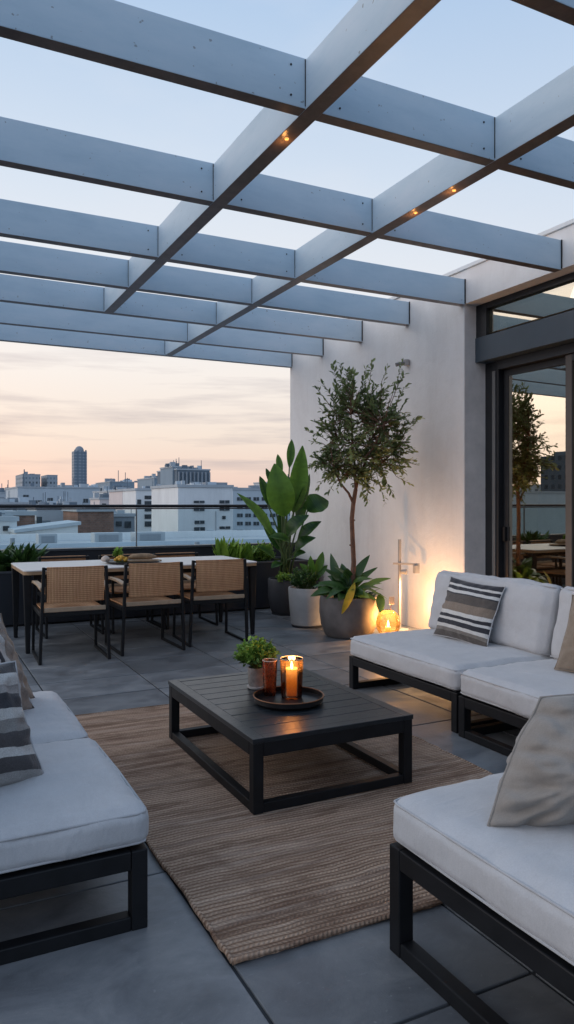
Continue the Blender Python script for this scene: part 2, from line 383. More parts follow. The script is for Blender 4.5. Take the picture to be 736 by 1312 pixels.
# ---------------------------------------------------------------- mesh helpers
class MB:
    def __init__(s): s.v, s.f, s.t, s.uv = [], [], [], {}
    def add(s, vs, fs, tint=.5):
        b = len(s.v); s.v += [tuple(v) for v in vs]; s.t += [tint] * len(vs) if not isinstance(tint, list) else tint
        s.f += [tuple(b + i for i in f) for f in fs]
    def box(s, a, b, tint=.5):
        (x0, y0, z0), (x1, y1, z1) = a, b
        if x0 > x1: x0, x1 = x1, x0
        if y0 > y1: y0, y1 = y1, y0
        if z0 > z1: z0, z1 = z1, z0
        s.add([(x0,y0,z0),(x1,y0,z0),(x1,y1,z0),(x0,y1,z0),(x0,y0,z1),(x1,y0,z1),(x1,y1,z1),(x0,y1,z1)],
              [(0,3,2,1),(4,5,6,7),(0,1,5,4),(1,2,6,5),(2,3,7,6),(3,0,4,7)], tint); return s
    def bar(s, p, q, w, h, up=(0, 0, 1), w2=None, h2=None):
        p, q = Vector(p), Vector(q); d = (q - p).normalized(); up = Vector(up)
        if abs(d.dot(up)) > .95: up = Vector((0, 1, 0))
        x = d.cross(up).normalized(); y = x.cross(d).normalized()
        w2, h2 = w2 or w, h2 or h
        vs = []
        for c, a, b in ((p, w, h), (q, w2, h2)):
            vs += [c - x*a/2 - y*b/2, c + x*a/2 - y*b/2, c + x*a/2 + y*b/2, c - x*a/2 + y*b/2]
        s.add(vs, [(3,2,1,0),(4,5,6,7),(0,1,5,4),(1,2,6,5),(2,3,7,6),(3,0,4,7)]); return s
    def tube(s, pts, rad, n=10, tint=.5):
        pts = [Vector(p) for p in pts]; rad = rad if isinstance(rad, (list, tuple)) else [rad] * len(pts)
        rings, ref = [], Vector((.31, .17, .93))
        for i, p in enumerate(pts):
            d = (pts[min(i + 1, len(pts) - 1)] - pts[max(i - 1, 0)]).normalized()
            x = d.cross(ref)
            if x.length < .1: x = d.cross(Vector((1, 0, 0)))
            x.normalize(); y = d.cross(x)
            rings.append([p + (x * math.cos(2*math.pi*k/n) + y * math.sin(2*math.pi*k/n)) * rad[i] for k in range(n)])
        vs = [v for r in rings for v in r]; fs = []
        for i in range(len(pts) - 1):
            for k in range(n): fs.append((i*n+k, i*n+(k+1)%n, (i+1)*n+(k+1)%n, (i+1)*n+k))
        fs.append(tuple(range(n))[::-1]); fs.append(tuple((len(pts)-1)*n + k for k in range(n)))
        s.add(vs, fs, tint); return s
    def lathe(s, prof, c=(0, 0, 0), n=40, tint=.5, cap=True):
        vs, fs = [], []
        for r, z in prof:
            for k in range(n): vs.append((c[0] + r*math.cos(2*math.pi*k/n), c[1] + r*math.sin(2*math.pi*k/n), c[2] + z))
        for i in range(len(prof) - 1):
            for k in range(n): fs.append((i*n+k, i*n+(k+1)%n, (i+1)*n+(k+1)%n, (i+1)*n+k))
        if cap:
            if prof[0][0] > 1e-4: fs.append(tuple(range(n))[::-1])
            if prof[-1][0] > 1e-4: fs.append(tuple((len(prof)-1)*n + k for k in range(n)))
        s.add(vs, fs, tint); return s
    def leaf(s, base, tip, width, nrm=(0, 0, 1), arch=.0, fold=.15, segs=5, tint=.5, shape=1.0, wav=0, twist=0, veins=False):
        base, tip = Vector(base), Vector(tip); d = tip - base; L = d.length
        if L < 1e-5: return s
        dn = d / L; nrm = Vector(nrm); sd = dn.cross(nrm)
        if sd.length < 1e-3: sd = dn.cross(Vector((.3, .9, .1)))
        sd.normalize(); up = sd.cross(dn).normalized()
        vs, fs, ts = [], [], []
        ph = random.random() * 6
        for i in range(segs + 1):
            t = i / segs
            w = width * .5 * max(0.02, math.sin(math.pi * min(1, max(0, t)) ** shape)) ** .75
            a = twist * t; sdt = sd * math.cos(a) + up * math.sin(a); upt = up * math.cos(a) - sd * math.sin(a)
            c = base + d * t + up * (arch * L * math.sin(math.pi * t))
            wv = wav * w * math.sin(t * 19 + ph)
            vs += [c - sdt*w + upt*(fold*w + wv), c, c + sdt*w + upt*(fold*w - wv)]
            q = tint + (random.uniform(-.17, .17) if veins else 0)
            ts += [min(1, max(0, q)), max(0, tint - .35) if veins else max(0, tint - .12), min(1, max(0, q + .06))]
            if i:
                b = (i - 1) * 3
                fs += [(b, b+1, b+4, b+3), (b+1, b+2, b+5, b+4)]
        s.add(vs, fs, ts); return s
    def build(s, name, mat, parent=None, bevel=0, smooth=False, label=None, segs=2):
        me = bpy.data.meshes.new(name); me.from_pydata(s.v, [], s.f); me.update()
        at = me.attributes.new('tint', 'FLOAT', 'POINT'); at.data.foreach_set('value', s.t)
        me.materials.append(mat)
        if smooth:
            me.polygons.foreach_set('use_smooth', [True] * len(me.polygons))
            if smooth != 'all': me.set_sharp_from_angle(angle=R(38))
        o = bpy.data.objects.new(name, me); COL.objects.link(o)
        if parent is not None: o.parent = parent
        if bevel:
            b = o.modifiers.new('bevel', 'BEVEL'); b.width = bevel; b.segments = segs; b.limit_method = 'ANGLE'; b.angle_limit = R(40)
        if label: o['label'] = label
        return o

def thing(name, label, cat, loc=(0, 0, 0), rz=0, group=None):
    o = bpy.data.objects.new(name, None); COL.objects.link(o)
    o.empty_display_size = .1; o.location = loc; o.rotation_euler = (0, 0, rz)
    o['label'] = label; o['category'] = cat
    if group: o['group'] = group
    return o
def tag(o, label, cat, group=None):
    o['label'] = label; o['category'] = cat
    if group: o['group'] = group
    return o
def struct(name, mb, mat, **kw):
    o = mb.build(name, mat, None, **kw); o['kind'] = 'structure'; return o
def dup(o, loc=None, rz=None, label=None, parent=None):
    c = o.copy(); COL.objects.link(c)
    if parent is not None: c.parent = parent
    for ch in list(o.children): dup(ch, parent=c)
    if loc is not None: c.location = loc
    if rz is not None: c.rotation_euler = (0, 0, rz)
    if label: c['label'] = label
    return c

def cushion(name, w, d, h, mat, parent, loc=(0, 0, 0), rot=(0, 0, 0), r=.045, puff=.02, wr=.006, seed=0, n=26, piping=True, sag=0, zpuff=None, ypuff=None):
    """soft upholstered block: centre of its underside at loc"""
    bm = bmesh.new(); bmesh.ops.create_cube(bm, size=2)
    bmesh.ops.subdivide_edges(bm, edges=bm.edges[:], cuts=n, use_grid_fill=True)
    hw, hd, hh = w/2, d/2, h/2
    for v in bm.verts:
        u = v.co.copy()
        p = Vector((u.x * hw, u.y * hd, u.z * hh))
        q = Vector((max(-hw + r, min(hw - r, p.x)), max(-hd + r, min(hd - r, p.y)), max(-hh + r, min(hh - r, p.z))))
        e = p - q
        if e.length > 1e-6:
            k = max(abs(e.x), abs(e.y), abs(e.z)); p = q + e.normalized() * min(r, max(k, 0))
        fx, fy, fz = 1 - u.x**2, 1 - u.y**2, 1 - u.z**2
        nrm = Vector((0, 0, 0))
        if abs(u.z) > .999 or True:
            zp = puff if zpuff is None else zpuff
            p.z += (zp if u.z > 0 else -zp * .2) * (max(0, fx) * max(0, fy)) ** .5 * abs(u.z)
        p.x += math.copysign(puff * .5, u.x) * (max(0, fy) * max(0, fz)) ** .5 * abs(u.x)
        p.y += math.copysign(puff * .5 if ypuff is None else ypuff, u.y) * (max(0, fx) * max(0, fz)) ** .5 * abs(u.y)
        s1 = noise.noise(Vector((p.x * 5 + seed * 7, p.y * 5, p.z * 5))) + .6 * noise.noise(Vector((p.x * 17 + seed, p.y * 11, p.z * 14)))
        p += Vector((u.x, u.y, u.z)).normalized() * s1 * wr
        # pulled folds near the edges
        ed = max(abs(u.x), abs(u.y))
        p.z += wr * .9 * max(0, ed - .72) * 3 * noise.noise(Vector((p.x * 26 + seed, p.y * 26, 3 + seed))) * (1 if u.z > 0 else .3)
        p.z -= sag * max(0, fx) * max(0, fy) * (1 if u.z > 0 else 0)
        v.co = p + Vector((0, 0, hh))
    me = bpy.data.meshes.new(name); bm.to_mesh(me); bm.free()
    me.polygons.foreach_set('use_smooth', [True] * len(me.polygons)); me.materials.append(mat)
    at = me.attributes.new('tint', 'FLOAT', 'POINT')
    o = bpy.data.objects.new(name, me); COL.objects.link(o); o.parent = parent; o.location = loc; o.rotation_euler = rot
    if piping:
        for zz in (h - r * .42, r * .42):
            mb = MB(); pts = []
            def rr(x, y): return (x, y, zz)
            k = r * .42; hx, hy = hw - k*.35, hd - k*.35; c = r * .8
            path = [(-hx+c,-hy),(0,-hy-puff*.3),(hx-c,-hy),(hx-.25*c,-hy+.25*c),(hx,-hy+c),(hx+puff*.3,0),(hx,hy-c),(hx-.25*c,hy-.25*c),(hx-c,hy),(0,hy+puff*.3),(-hx+c,hy),(-hx+.25*c,hy-.25*c),(-hx,hy-c),(-hx-puff*.3,0),(-hx,-hy+c),(-hx+.25*c,-hy+.25*c),(-hx+c,-hy)]
            mb.tube([(x, y, zz) for x, y in path], .0045, 6)
            mb.build('piping', M['piping'], o, smooth='all')
    return o

def pillow(name, w, h, t, mat, label, cat='pillow', group=None, seed=0, n=34, pinch=.07, wr=.012, skew=0, pe=.55, fold=0):
    """throw pillow lying in its local XZ plane, bottom edge at z=0, faces +-Y"""
    vs, fs, uvs = [], [], []
    for side in (1, -1):
        b = len(vs)
        for j in range(n + 1):
            for i in range(n + 1):
                u, v = i / n * 2 - 1, j / n * 2 - 1
                x = u * w/2 * (1 - pinch * (1 - v*v) * abs(u) ** 1.5)
                z = v * h/2 * (1 - pinch * (1 - u*u) * abs(v) ** 1.5)
                e = max(0, (1 - u*u)) ** pe * max(0, (1 - v*v)) ** pe
                y = t/2 * e
                rad = Vector((u * 3.2 + seed, v * 3.2, side))
                wn = noise.noise(rad) * .9 + .5 * noise.noise(rad * 2.7)
                ang = math.atan2(v, u); cr = math.hypot(u, v)
                wn += .9 * max(0, cr - .55) * math.sin(ang * 22 + seed + 3 * noise.noise(rad))
                y += wr * wn * min(1, e * 2.2)
                y += fold * math.sin(v*13 + u*5 + 2.5*noise.noise(rad*1.3)) * math.exp(-(1 - abs(u)) / .3) * min(1, e * 4)
                y += fold * .7 * math.sin(u*9 - v*4 + 3*noise.noise(rad)) * math.exp(-(1 - abs(v)) / .25) * min(1, e * 4)
                z -= .02 * (1 - abs(v)) * e
                x += skew * (z + h/2)
                vs.append((x + .012*noise.noise(Vector((u*2, v*2, seed+5))), side * y * -1, z + h/2)); uvs.append(((u+1)/2, (v+1)/2))
        for j in range(n):
            for i in range(n):
                a = b + j*(n+1) + i
                q = (a, a+1, a+n+2, a+n+1)
                fs.append(q if side == 1 else q[::-1])
    me = bpy.data.meshes.new(name); me.from_pydata(vs, [], fs); me.update()
    uv = me.uv_layers.new(name='UVMap')
    for lp in me.loops: uv.data[lp.index].uv = uvs[lp.vertex_index]
    bm = bmesh.new(); bm.from_mesh(me); bmesh.ops.remove_doubles(bm, verts=bm.verts[:], dist=.0008); bm.to_mesh(me); bm.free()
    me.polygons.foreach_set('use_smooth', [True] * len(me.polygons)); me.materials.append(mat)
    o = bpy.data.objects.new(name, me); COL.objects.link(o); tag(o, label, cat, group)
    # welt seam round the edge
    mb = MB(); pts = []
    for k in range(4 * 12 + 1):
        s_, q = divmod(k % 48, 12); q = q / 12 * 2 - 1
        u, v = [(q, -1), (1, q), (-q, 1), (-1, -q)][s_]
        zz_ = v*h/2*(1 - pinch*(1-u*u)) + h/2; pts.append((u * w/2 * (1 - pinch*(1-v*v)) + skew*zz_ + .012*noise.noise(Vector((u*2, v*2, seed+5))), 0, zz_))
    mb.tube(pts, .004, 6); mb.build('seam', mat if 'stripe' not in mat.name else M['piping'], o, smooth='all')
    return o
def orient(o, loc, right, normal):
    """place o so its local X runs along right and its local -Y face looks along normal"""
    n = Vector(normal).normalized(); x = Vector(right); x = (x - n * x.dot(n)).normalized(); y = -n; z = x.cross(y)
    m = Matrix((x, y, z)).transposed().to_4x4(); m.translation = Vector(loc); o.matrix_world = m
    o.location = m.translation; o.rotation_euler = m.to_euler()

# ================================================================= SETTING
# ---- terrace floor
XW = 4.87
fx = [.83 + .76 * k for k in range(-10, 8)]; fx = [x for x in fx if -6 < x < XW]
fx = [-6.0] + fx + [XW]
fy = [-4.0, -2.6, -1.55, -.5, .54, 1.585, 2.625, 3.67, 4.72, 5.24, 5.76, 6.28, 6.8, 7.32, 7.84, 8.36, 8.88, 9.4]
mb = MB()
g = .006
for i in range(len(fx) - 1):
    for j in range(len(fy) - 1):
        mb.box((fx[i] + g, fy[j] + g, -.03), (fx[i+1] - g, fy[j+1] - g, random.uniform(-.0012, .0012)), random.random())
struct('terrace_floor', mb, M['slab'], bevel=.003)
mb = MB(); mb.box((-6, -4, -.30), (XW, 9.4, -.006)); struct('floor_joints', mb, M['grout'])
mb = MB(); mb.box((-6.15, -4.2, -14), (9.4, 9.56, -.31)); struct('terrace_building_base', mb, M['c_grey'])
mb = MB(); mb.add([(-4000, -4000, -14.2), (4000, -4000, -14.2), (4000, 4000, -14.2), (-4000, 4000, -14.2)], [(0, 1, 2, 3)])
struct('city_ground', mb, M['c_ground'])

# ---- parapet with glass balustrade
pw = thing('parapet_wall', 'low dark parapet wall along the terrace edge under the glass', 'parapet', (0, 9.4, 0))
MB().box((-6, .002, 0), (XW - .003, .15, .76)).build('wall', M['planter'], pw)
MB().box((-6.15, -13.4, 0), (-6.002, .15, .76)).build('wall', M['planter'], pw)
MB().box((-6, -.012, .762), (XW - .003, .165, .79)).build('coping', M['coping'], pw, bevel=.003)
bl = thing('glass_balustrade', 'clear glass balustrade with thin black handrail on the parapet', 'balustrade', (0, 9.48, .79))
rz = 1.315 - .79
MB().tube([(-6, 0, rz), (XW - .004, 0, rz)], .021, 12).build('handrail', M['rail_metal'], bl, smooth=True)
MB().bar((-6, 0, rz - .033), (XW - .004, 0, rz - .033), .02, .016).build('glazing_channel', M['rail_metal'], bl)
xs = [-5.98]
xp = YP(175, 680, 9.48).x
xs = [xp - 2.1 * 3, xp - 2.1 * 2, xp - 2.1, xp, xp + 2.1, XW - .01]
for a, b in zip(xs[:-1], xs[1:]):
    MB().box((a + .008, -.006, .003), (b - .008, .006, rz - .044)).build('glass_panel', M['rail_glass'], bl)
for x in xs[1:-1]:
    MB().box((x - .0075, -.011, .002), (x + .0075, .011, rz - .043)).build('post', M['frame_grey'], bl)

# ---- house: wall, opening, windows, room behind
hs = thing('house', 'white plastered house wall with a wide dark framed glass sliding door', 'house', (XW, 5.7, 0))
def hbox(a, b, name, mat, par=hs, bevel=0, **k):
    return MB().box((a[0]-XW, a[1]-5.7, a[2]), (b[0]-XW, b[1]-5.7, b[2])).build(name, mat, par, bevel=bevel, **k)
PANE = 2.0
OY, HD = 5.76, 3.325   # opening edge, opening head
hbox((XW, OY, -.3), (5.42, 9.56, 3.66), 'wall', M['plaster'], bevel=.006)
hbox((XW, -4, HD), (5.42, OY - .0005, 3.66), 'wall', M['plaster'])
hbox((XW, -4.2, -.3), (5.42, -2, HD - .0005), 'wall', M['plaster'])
M['reveal'] = simple('brown_grey_render', (.84, .75, .69), .9, var=.12, vscale=5, bump=.3, bscale=40)
hbox((XW + .004, OY - .004, 0), (5.42, OY - .001, HD - .001), 'reveal', M['reveal'])
hbox((XW - .02, -4.2, 3.662), (5.45, 9.58, 3.70), 'roof_coping', M['c_white'], bevel=.004)
hbox((5.425, -4.2, 3.1), (9.4, 9.56, 3.64), 'roof', M['c_roof'])
tw = hbox((5.02, OY - .15, 3.0), (5.2, OY - .003, HD - .004), 'transom_window', M['frame_dark'])
hbox((5.02, -2, HD - .06), (5.2, OY - .152, HD - .004), 'frame', M['frame_dark'], tw)
hbox((5.06, -2, 3.03), (5.09, OY - .152, HD - .062), 'pane', M['door_glass'], tw)
hbox((5.008, -2, 2.755), (5.16, OY - .003, 2.998), 'lintel_panel', M['frame_panel'], hs, bevel=.004)
sd = hbox((5.14, 5.57, 0.0), (5.25, OY - .002, 2.752), 'door_frame', M['frame_dark'], bevel=.003)
hbox((5.12, -2, 2.665), (5.26, 5.568, 2.752), 'head_track', M['frame_dark'], sd)
hbox((5.128, 5.605, .02), (5.138, 5.645, 2.66), 'track_strip', M['frame_grey'], sd)
hbox((5.1, -2, 0.0), (5.26, 5.568, .03), 'threshold', M['frame_dark'], sd)
for k, (ya, yb, xo) in enumerate([(4.655, 5.565, 5.20), (3.2, 4.735, 5.145), (1.6, 3.27, 5.20), (0, 1.67, 5.145)]):
    pnl = hbox((xo, yb - .07, .032), (xo + .045, yb, 2.662), 'sliding_door', M['frame_dark'] if k % 2 == 0 else M['frame_brown'], bevel=.002)
    hbox((xo, ya, .032), (xo + .045, ya + .07, 2.662), 'stile', M['frame_brown'], pnl)
    hbox((xo, ya + .072, .032), (xo + .045, yb - .072, .11), 'bottom_rail', M['frame_dark'], pnl)
    hbox((xo, ya + .072, 2.60), (xo + .045, yb - .072, 2.661), 'top_rail', M['frame_dark'], pnl)
    pn = MB().box((-.003, -(yb-ya)/2 + .0725, .112), (.003, (yb-ya)/2 - .0725, 2.598)).build('pane', M['door_glass'], pnl)
    pn.location = (xo + .023 - XW, (ya+yb)/2 - 5.7, 0); pn.rotation_euler.z = R(PANE if k == 0 else 0)
    if k == 0: hbox((xo - .03, yb - .05, .98), (xo - .002, yb - .02, 1.12), 'handle', M['black'], pnl, bevel=.003)
hbox((5.43, -4, -.02), (9.2, 9.2, .0), 'interior_floor', M['interior_wood'])
hbox((9.2, -4, 0), (9.35, 9.2, 3.0), 'interior_wall', M['interior'])
hbox((5.43, 8.0, 0), (9.19, 8.1, 3.0), 'interior_wall', M['interior'])
hbox((5.43, -4, 0), (9.19, -3.9, 3.0), 'interior_wall', M['interior'])
hbox((5.43, -3.89, 3.0), (9.19, 7.99, 3.05), 'interior_ceiling', M['interior_wood'])
# a sideboard just inside the glass
sb = thing('sideboard', 'ochre wooden sideboard standing inside behind the glass door', 'sideboard', (6.3, 7.2, 0))
MB().box((-.7, -.25, .1), (1.2, .25, .8)).build('body', M['interior'], sb, bevel=.004)
MB().box((-.73, -.28, .802), (1.23, .28, .83)).build('top', M['interior_wood'], sb, bevel=.004)
for x in (-.65, 1.15): MB().box((x - .03, -.2, 0), (x + .03, .2, .098)).build('leg', M['black'], sb)
for x in (-.69, -.05, .6): MB().box((x, -.268, .14), (x + .58, -.252, .76)).build('door', M['interior'], sb, bevel=.003)

# wall light stub high on the wall
ws = thing('wall_light', 'small pale grey spotlight fixed high on the white wall', 'wall light', (XW, 6.68, 2.9))
MB().lathe([(.0, 0), (.035, 0), (.035, .06), (.0, .06)], (-.03, 0, -.03), 20).build('backplate', M['lamp_white'], ws, smooth=True)
MB().tube([(-.03, 0, 0), (-.10, .01, -.015), (-.15, .03, -.03)], [.02, .018, .022], 12).build('head', M['frame_grey'], ws, smooth=True)

# ---- pergola
pg = thing('pergola', 'white timber pergola of crossing flat beams fixed to the house wall', 'pergola', (3, 6, 3.315))
AY = [2.15, 3.29, 4.56, 5.78, 6.70, 7.66, 8.62, 9.53]
BX = [1.79, 3.02]
ZB, BH = 0.0, .252
def pbox(a, b, name, par=pg, mat=None, bevel=.004):
    return MB().box((a[0]-3, a[1]-6, a[2]), (b[0]-3, b[1]-6, b[2])).build(name, mat or M['beam'], par, bevel=bevel)
AB = []
for y in AY:
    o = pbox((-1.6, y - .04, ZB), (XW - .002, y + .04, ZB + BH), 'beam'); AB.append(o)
BB = []
for x, y1 in zip(BX, (AY[5] - .041, AY[7] - .041)):
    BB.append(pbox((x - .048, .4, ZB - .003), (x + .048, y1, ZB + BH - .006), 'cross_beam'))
pbox((-1.70, .4, ZB - .003), (-1.602, 9.6, ZB + BH + .01), 'edge_beam')
for y in (1.2, 9.5): pbox((-1.70, y - .05, -3.315), (-1.602, y + .05, ZB - .004), 'post')
for i, y in enumerate(AY):
    for j, x in enumerate(BX):
        if j == 0 and i > 5: continue
        MB().box((x - .048 - .004 - 3, y - .04 - .004 - 6, ZB + .012), (x - .0485 - 3, y - .0405 - 6, ZB + BH - .006)).build('joint_seam', M['dark_joint'], AB[i])
    if i > 1: MB().box((XW - .012 - 3, y - .048 - 6, ZB + .01), (XW - .002 - 3, y - .0405 - 6, ZB + BH)).build('wall_bracket', M['dark_joint'], AB[i])
GLINTS = []  # glowing discs added in place of warm reflections on the beam undersides
for b, (px, py) in ((1, (530, 272)), (1, (578, 243)), (0, (376, 180))):
    p = G(px, py, 3.31); x = BX[b]
    MB().lathe([(0, 0), (.010, 0), (.012, .003), (.012, .006)], (x - 3, p.y - 6, -.009), 18).build('glint_disc', M['warm_emit'], BB[b], smooth=True)
    GLINTS.append((x, p.y))

for i in (1, 2, 3):
    for j, x in enumerate(BX):
        for dx in (-.13, .15):
            for dz in (.05, .2):
                MB().tube([(x + dx - 3, AY[i] - .0405 - 6, ZB + dz), (x + dx - 3, AY[i] - .044 - 6, ZB + dz)], .0055, 8).build('bolt', M['dark_joint'], AB[i])
# ---- planter trough
pl = thing('planter_box', 'long navy planter trough running along the glass balustrade', 'planter', (1.6, 8.9, 0))
def plb(a, b, n, m, bev=.004): return MB().box(a, b).build(n, m, pl, bevel=bev)
x0, x1, y0, y1, ph = -3.2, 3.2, -.34, .40, .585
mb = MB(); mb.box((x0, y0, .02), (x1, y0 + .05, ph)); mb.box((x0, y1 - .05, .02), (x1, y1, ph)); mb.box((x0, y0 + .051, .02), (x0 + .05, y1 - .051, ph)); mb.box((x1 - .05, y0 + .051, .02), (x1, y1 - .051, ph))
mb.build('box', M['planter'], pl, bevel=.004)
mb = MB(); mb.box((x0-.008, y0-.008, ph+.001), (x1+.008, y0 + .055, ph+.022)); mb.box((x0-.008, y1 - .055, ph+.001), (x1+.008, y1+.008, ph+.022))
mb.build('rim', M['coping'], pl, bevel=.003)
plb((x0 + .051, y0 + .051, .05), (x1 - .051, y1 - .051, ph - .04), 'soil', M['soil'], 0)

# ================================================================= CITY
def bldg(px0, px1, ytop, Y, depth, mat, label, name='city_building', wins=(), side=None, roofbits=(), group=None, zb=-14.2, parapet=True, cat='building'):
    a, b = YP(px0, ytop, Y), YP(px1, ytop, Y); top = a.z
    zt = (a.z + b.z) / 2
    c = thing(name, label, cat, ((a.x + b.x)/2, Y, zb), 0, group)
    w = (b.x - a.x) / 2
    MB().box((-w, 0, 0), (w, depth, zt - zb)).build('wall', M[mat], c)
    if parapet:
        t = max(.15, w * .01)
        MB().box((-w - t, -t, zt - zb + .002), (w + t, depth + t, zt - zb + .35)).build('roof', M['c_roof'], c)
    for k, (wx0, wy0, wx1, wy1, *mm) in enumerate(wins):
        p, q = YP(wx0, wy0, Y), YP(wx1, wy1, Y)
        fr = MB().box((p.x - c.location.x - .08, -.07, q.z - zb - .08), (q.x - c.location.x + .08, -.003, p.z - zb + .08)).build('window', M[mm[0] if mm else 'c_win'], c) if False else None
        o = MB().box((p.x - c.location.x, -.12, q.z - zb), (q.x - c.location.x, -.004, p.z - zb)).build('window', M[mm[0] if mm else 'c_win'], c)
        if q.x - p.x > 1.0:
            m_ = MB(); n_ = max(2, int((q.x - p.x) / 1.1))
            for i in range(1, n_):
                xx = p.x + (q.x - p.x) * i / n_ - c.location.x
                m_.box((xx - .05, -.17, q.z - zb), (xx + .05, -.125, p.z - zb))
            m_.build('mullion', M['c_grey'], o)
    for (rx0, ry0, rx1, rd, rm) in roofbits:
        p, q = YP(rx0, ry0, Y), YP(rx1, ry0, Y)
        MB().box((p.x - c.location.x, depth * .1, zt - zb + .36), (q.x - c.location.x, depth * .1 + rd, p.z - zb)).build('roof_plant', M[rm], c)
    if Y < 320 and name == 'city_building':
        rs = random.Random(int(px0 * 13 + Y)); k_ = Y / 150
        for _ in range(rs.randint(4, 8)):
            x = rs.uniform(-w * .9, w * .9); y = rs.uniform(.5, depth * .6); sx, sy, sz = rs.uniform(.3, 1.1) * k_, .8 * k_, rs.uniform(.35, 1.0) * k_
            MB().box((x - sx, y, zt - zb + .352), (x + sx, y + sy, zt - zb + .352 + sz)).build('roof_unit', M[rs.choice(['c_grey', 'c_roof', 'c_slate', 'c_pale'])], c)
        for _ in range(rs.randint(1, 3)):
            x = rs.uniform(-w * .9, w * .9); hgt = rs.uniform(1.0, 2.6) * k_
            MB().tube([(x, .6, zt - zb + .35), (x, .6, zt - zb + .35 + hgt)], .07 * k_, 5).build('mast', M['c_slate'], c)
    return c

# the skyline tower
tX = YP(103.5, 590, 880)
t = thing('tower', 'tall slate skyscraper with a domed crown rising over the rooftops', 'tower', (tX.x, 880, -14))
hw = (YP(113, 590, 880).x - YP(94, 590, 880).x) / 2 * .86
zt = YP(100, 578, 880).z + 14
MB().box((-hw, 0, 0), (hw, 2*hw, zt)).build('wall', M['c_tower'], t)
MB().box((-hw*.5, -.06*hw, 0), (hw*.5, -.01, zt*1.008)).build('bay', M['c_tower'], t)
MB().lathe([(hw*.72, 0), (hw*.70, hw*.32), (hw*.55, hw*.62), (hw*.3, hw*.82), (0, hw*.9)], (0, hw, zt), 20).build('dome', M['c_grey'], t, smooth=True)
for s_ in (-1, 1): MB().box((s_*hw*.95, .1, zt), (s_*hw*.78, hw*.3, zt + hw*.22)).build('pinnacle', M['c_grey'], t)

bldg(29, 52, 608, 560, 40, 'c_grid', 'distant grey block with rooftop masts left of the tall tower', roofbits=((33, 604, 37, 6, 'c_grey'), (40, 606.5, 46, 8, 'c_grey'), (32, 601, 33, 2, 'c_slate')))
bldg(61, 74, 609, 560, 30, 'c_grid', 'small slim distant block between the masted block and the tower')
bldg(23, 128.5, 625.5, 190, 26, 'c_pale', 'long pale blue flat-roofed building in front of the tall tower', roofbits=((124, 620, 128.5, 4, 'c_pale'), (82, 618, 86, 2, 'c_grey')),
     wins=((42, 641, 54, 645), (61, 638, 68, 645), (107, 639, 113, 644), (116, 639, 120, 645), (30, 634, 37, 637), (75, 648, 90, 653), (95, 650, 101, 655), (46, 650, 60, 654)))
bldg(-2, 22, 632, 250, 20, 'c_grid2', 'pale windowed block at the left end of the skyline')
bldg(-60, -4, 622, 300, 30, 'c_grid', 'grey office block beyond the left end of the skyline')
bldg(141, 172.5, 618, 300, 26, 'c_blue', 'blue grey hall with an open steel roof frame', roofbits=((146, 614, 149, 4, 'c_grey'), (165, 613, 169, 4, 'c_slate')), wins=((160, 625, 165, 631),))
fr = thing('roof_frame', 'thin open steel frame spanning beside the blue grey hall', 'steel frame', (YP(186, 616, 300).x, 300, -14))
p, q = YP(172.8, 616, 300), YP(199, 616, 300); ox = fr.location.x
MB().box((p.x - ox, 0, p.z + 14 - .7), (q.x - ox, .8, p.z + 14)).build('beam', M['c_grey'], fr)
MB().box((q.x - ox - .7, 0, 0), (q.x - ox, .8, p.z + 14 - .71)).build('post', M['c_grey'], fr)
bldg(139, 156, 630.5, 150, 14, 'c_white', 'small white block beside the pinkish stair tower', wins=((142, 636, 147, 641), (149, 645, 154, 650)))
bldg(157, 173, 629.5, 118, 9, 'c_pink', 'narrow pinkish white stair tower with stacked openings', wins=((161, 634, 169, 637), (161, 641, 169, 645), (160, 660, 171, 672), (161, 650, 168, 653)))
bldg(174.5, 218, 628.5, 110, 12, 'c_white', 'white apartment block with dark stacked balcony bands', wins=((185.5, 635, 204, 639.5), (185.5, 642, 204, 648), (185.5, 659, 204, 664.5), (185.5, 668, 204, 674.5), (185.5, 651, 204, 655), (209, 639, 214.5, 645), (209, 650, 214.5, 656), (209, 661, 214.5, 667), (209, 672, 214.5, 678), (176, 640, 181, 646)))
bldg(198, 221, 613, 230, 20, 'c_blue', 'blue grey block rising behind the apartment balconies', roofbits=((210, 610, 220, 8, 'c_slate'),))
bldg(228.5, 298, 624.5, 88, 11.5, 'c_white', 'large white building with few dark windows in the skyline centre', roofbits=((268, 617.5, 296, 5, 'c_grey'), (252, 619.5, 264, 3, 'c_white')),
     wins=((248.5, 641.5, 262, 644.5), (248.5, 650.5, 262, 654.5), (281.5, 641, 294, 645), (281.5, 650, 294, 654), (249.5, 667, 262, 671), (249, 675.5, 262.5, 681.5), (281.5, 674.5, 295, 677.5), (285, 661, 289, 665), (265, 679, 274, 687, 'c_pale'), (276, 655, 277, 690, 'c_roof')))
b2 = bldg(227, 269, 602.5, 170, 16, 'c_slate', 'dark pillared rooftop building behind the large white one', roofbits=((243.5, 597, 245.5, 1, 'c_grey'), (249, 596, 251.5, 1.5, 'c_grey'), (251, 598.5, 257, 2, 'c_grey')))
ox = b2.location.x
for k in range(9):
    xx = YP(229 + k * 4.9, 610, 170).x - ox
    MB().box((xx - .16, -.5, YP(230, 625, 170).z + 14.2), (xx + .16, -.01, YP(230, 604.5, 170).z + 14.2)).build('pillar', M['c_grey'], b2)
bldg(221.5, 233, 599, 172, 10, 'c_blue', 'blocky blue grey core at the left of the pillared rooftop building')
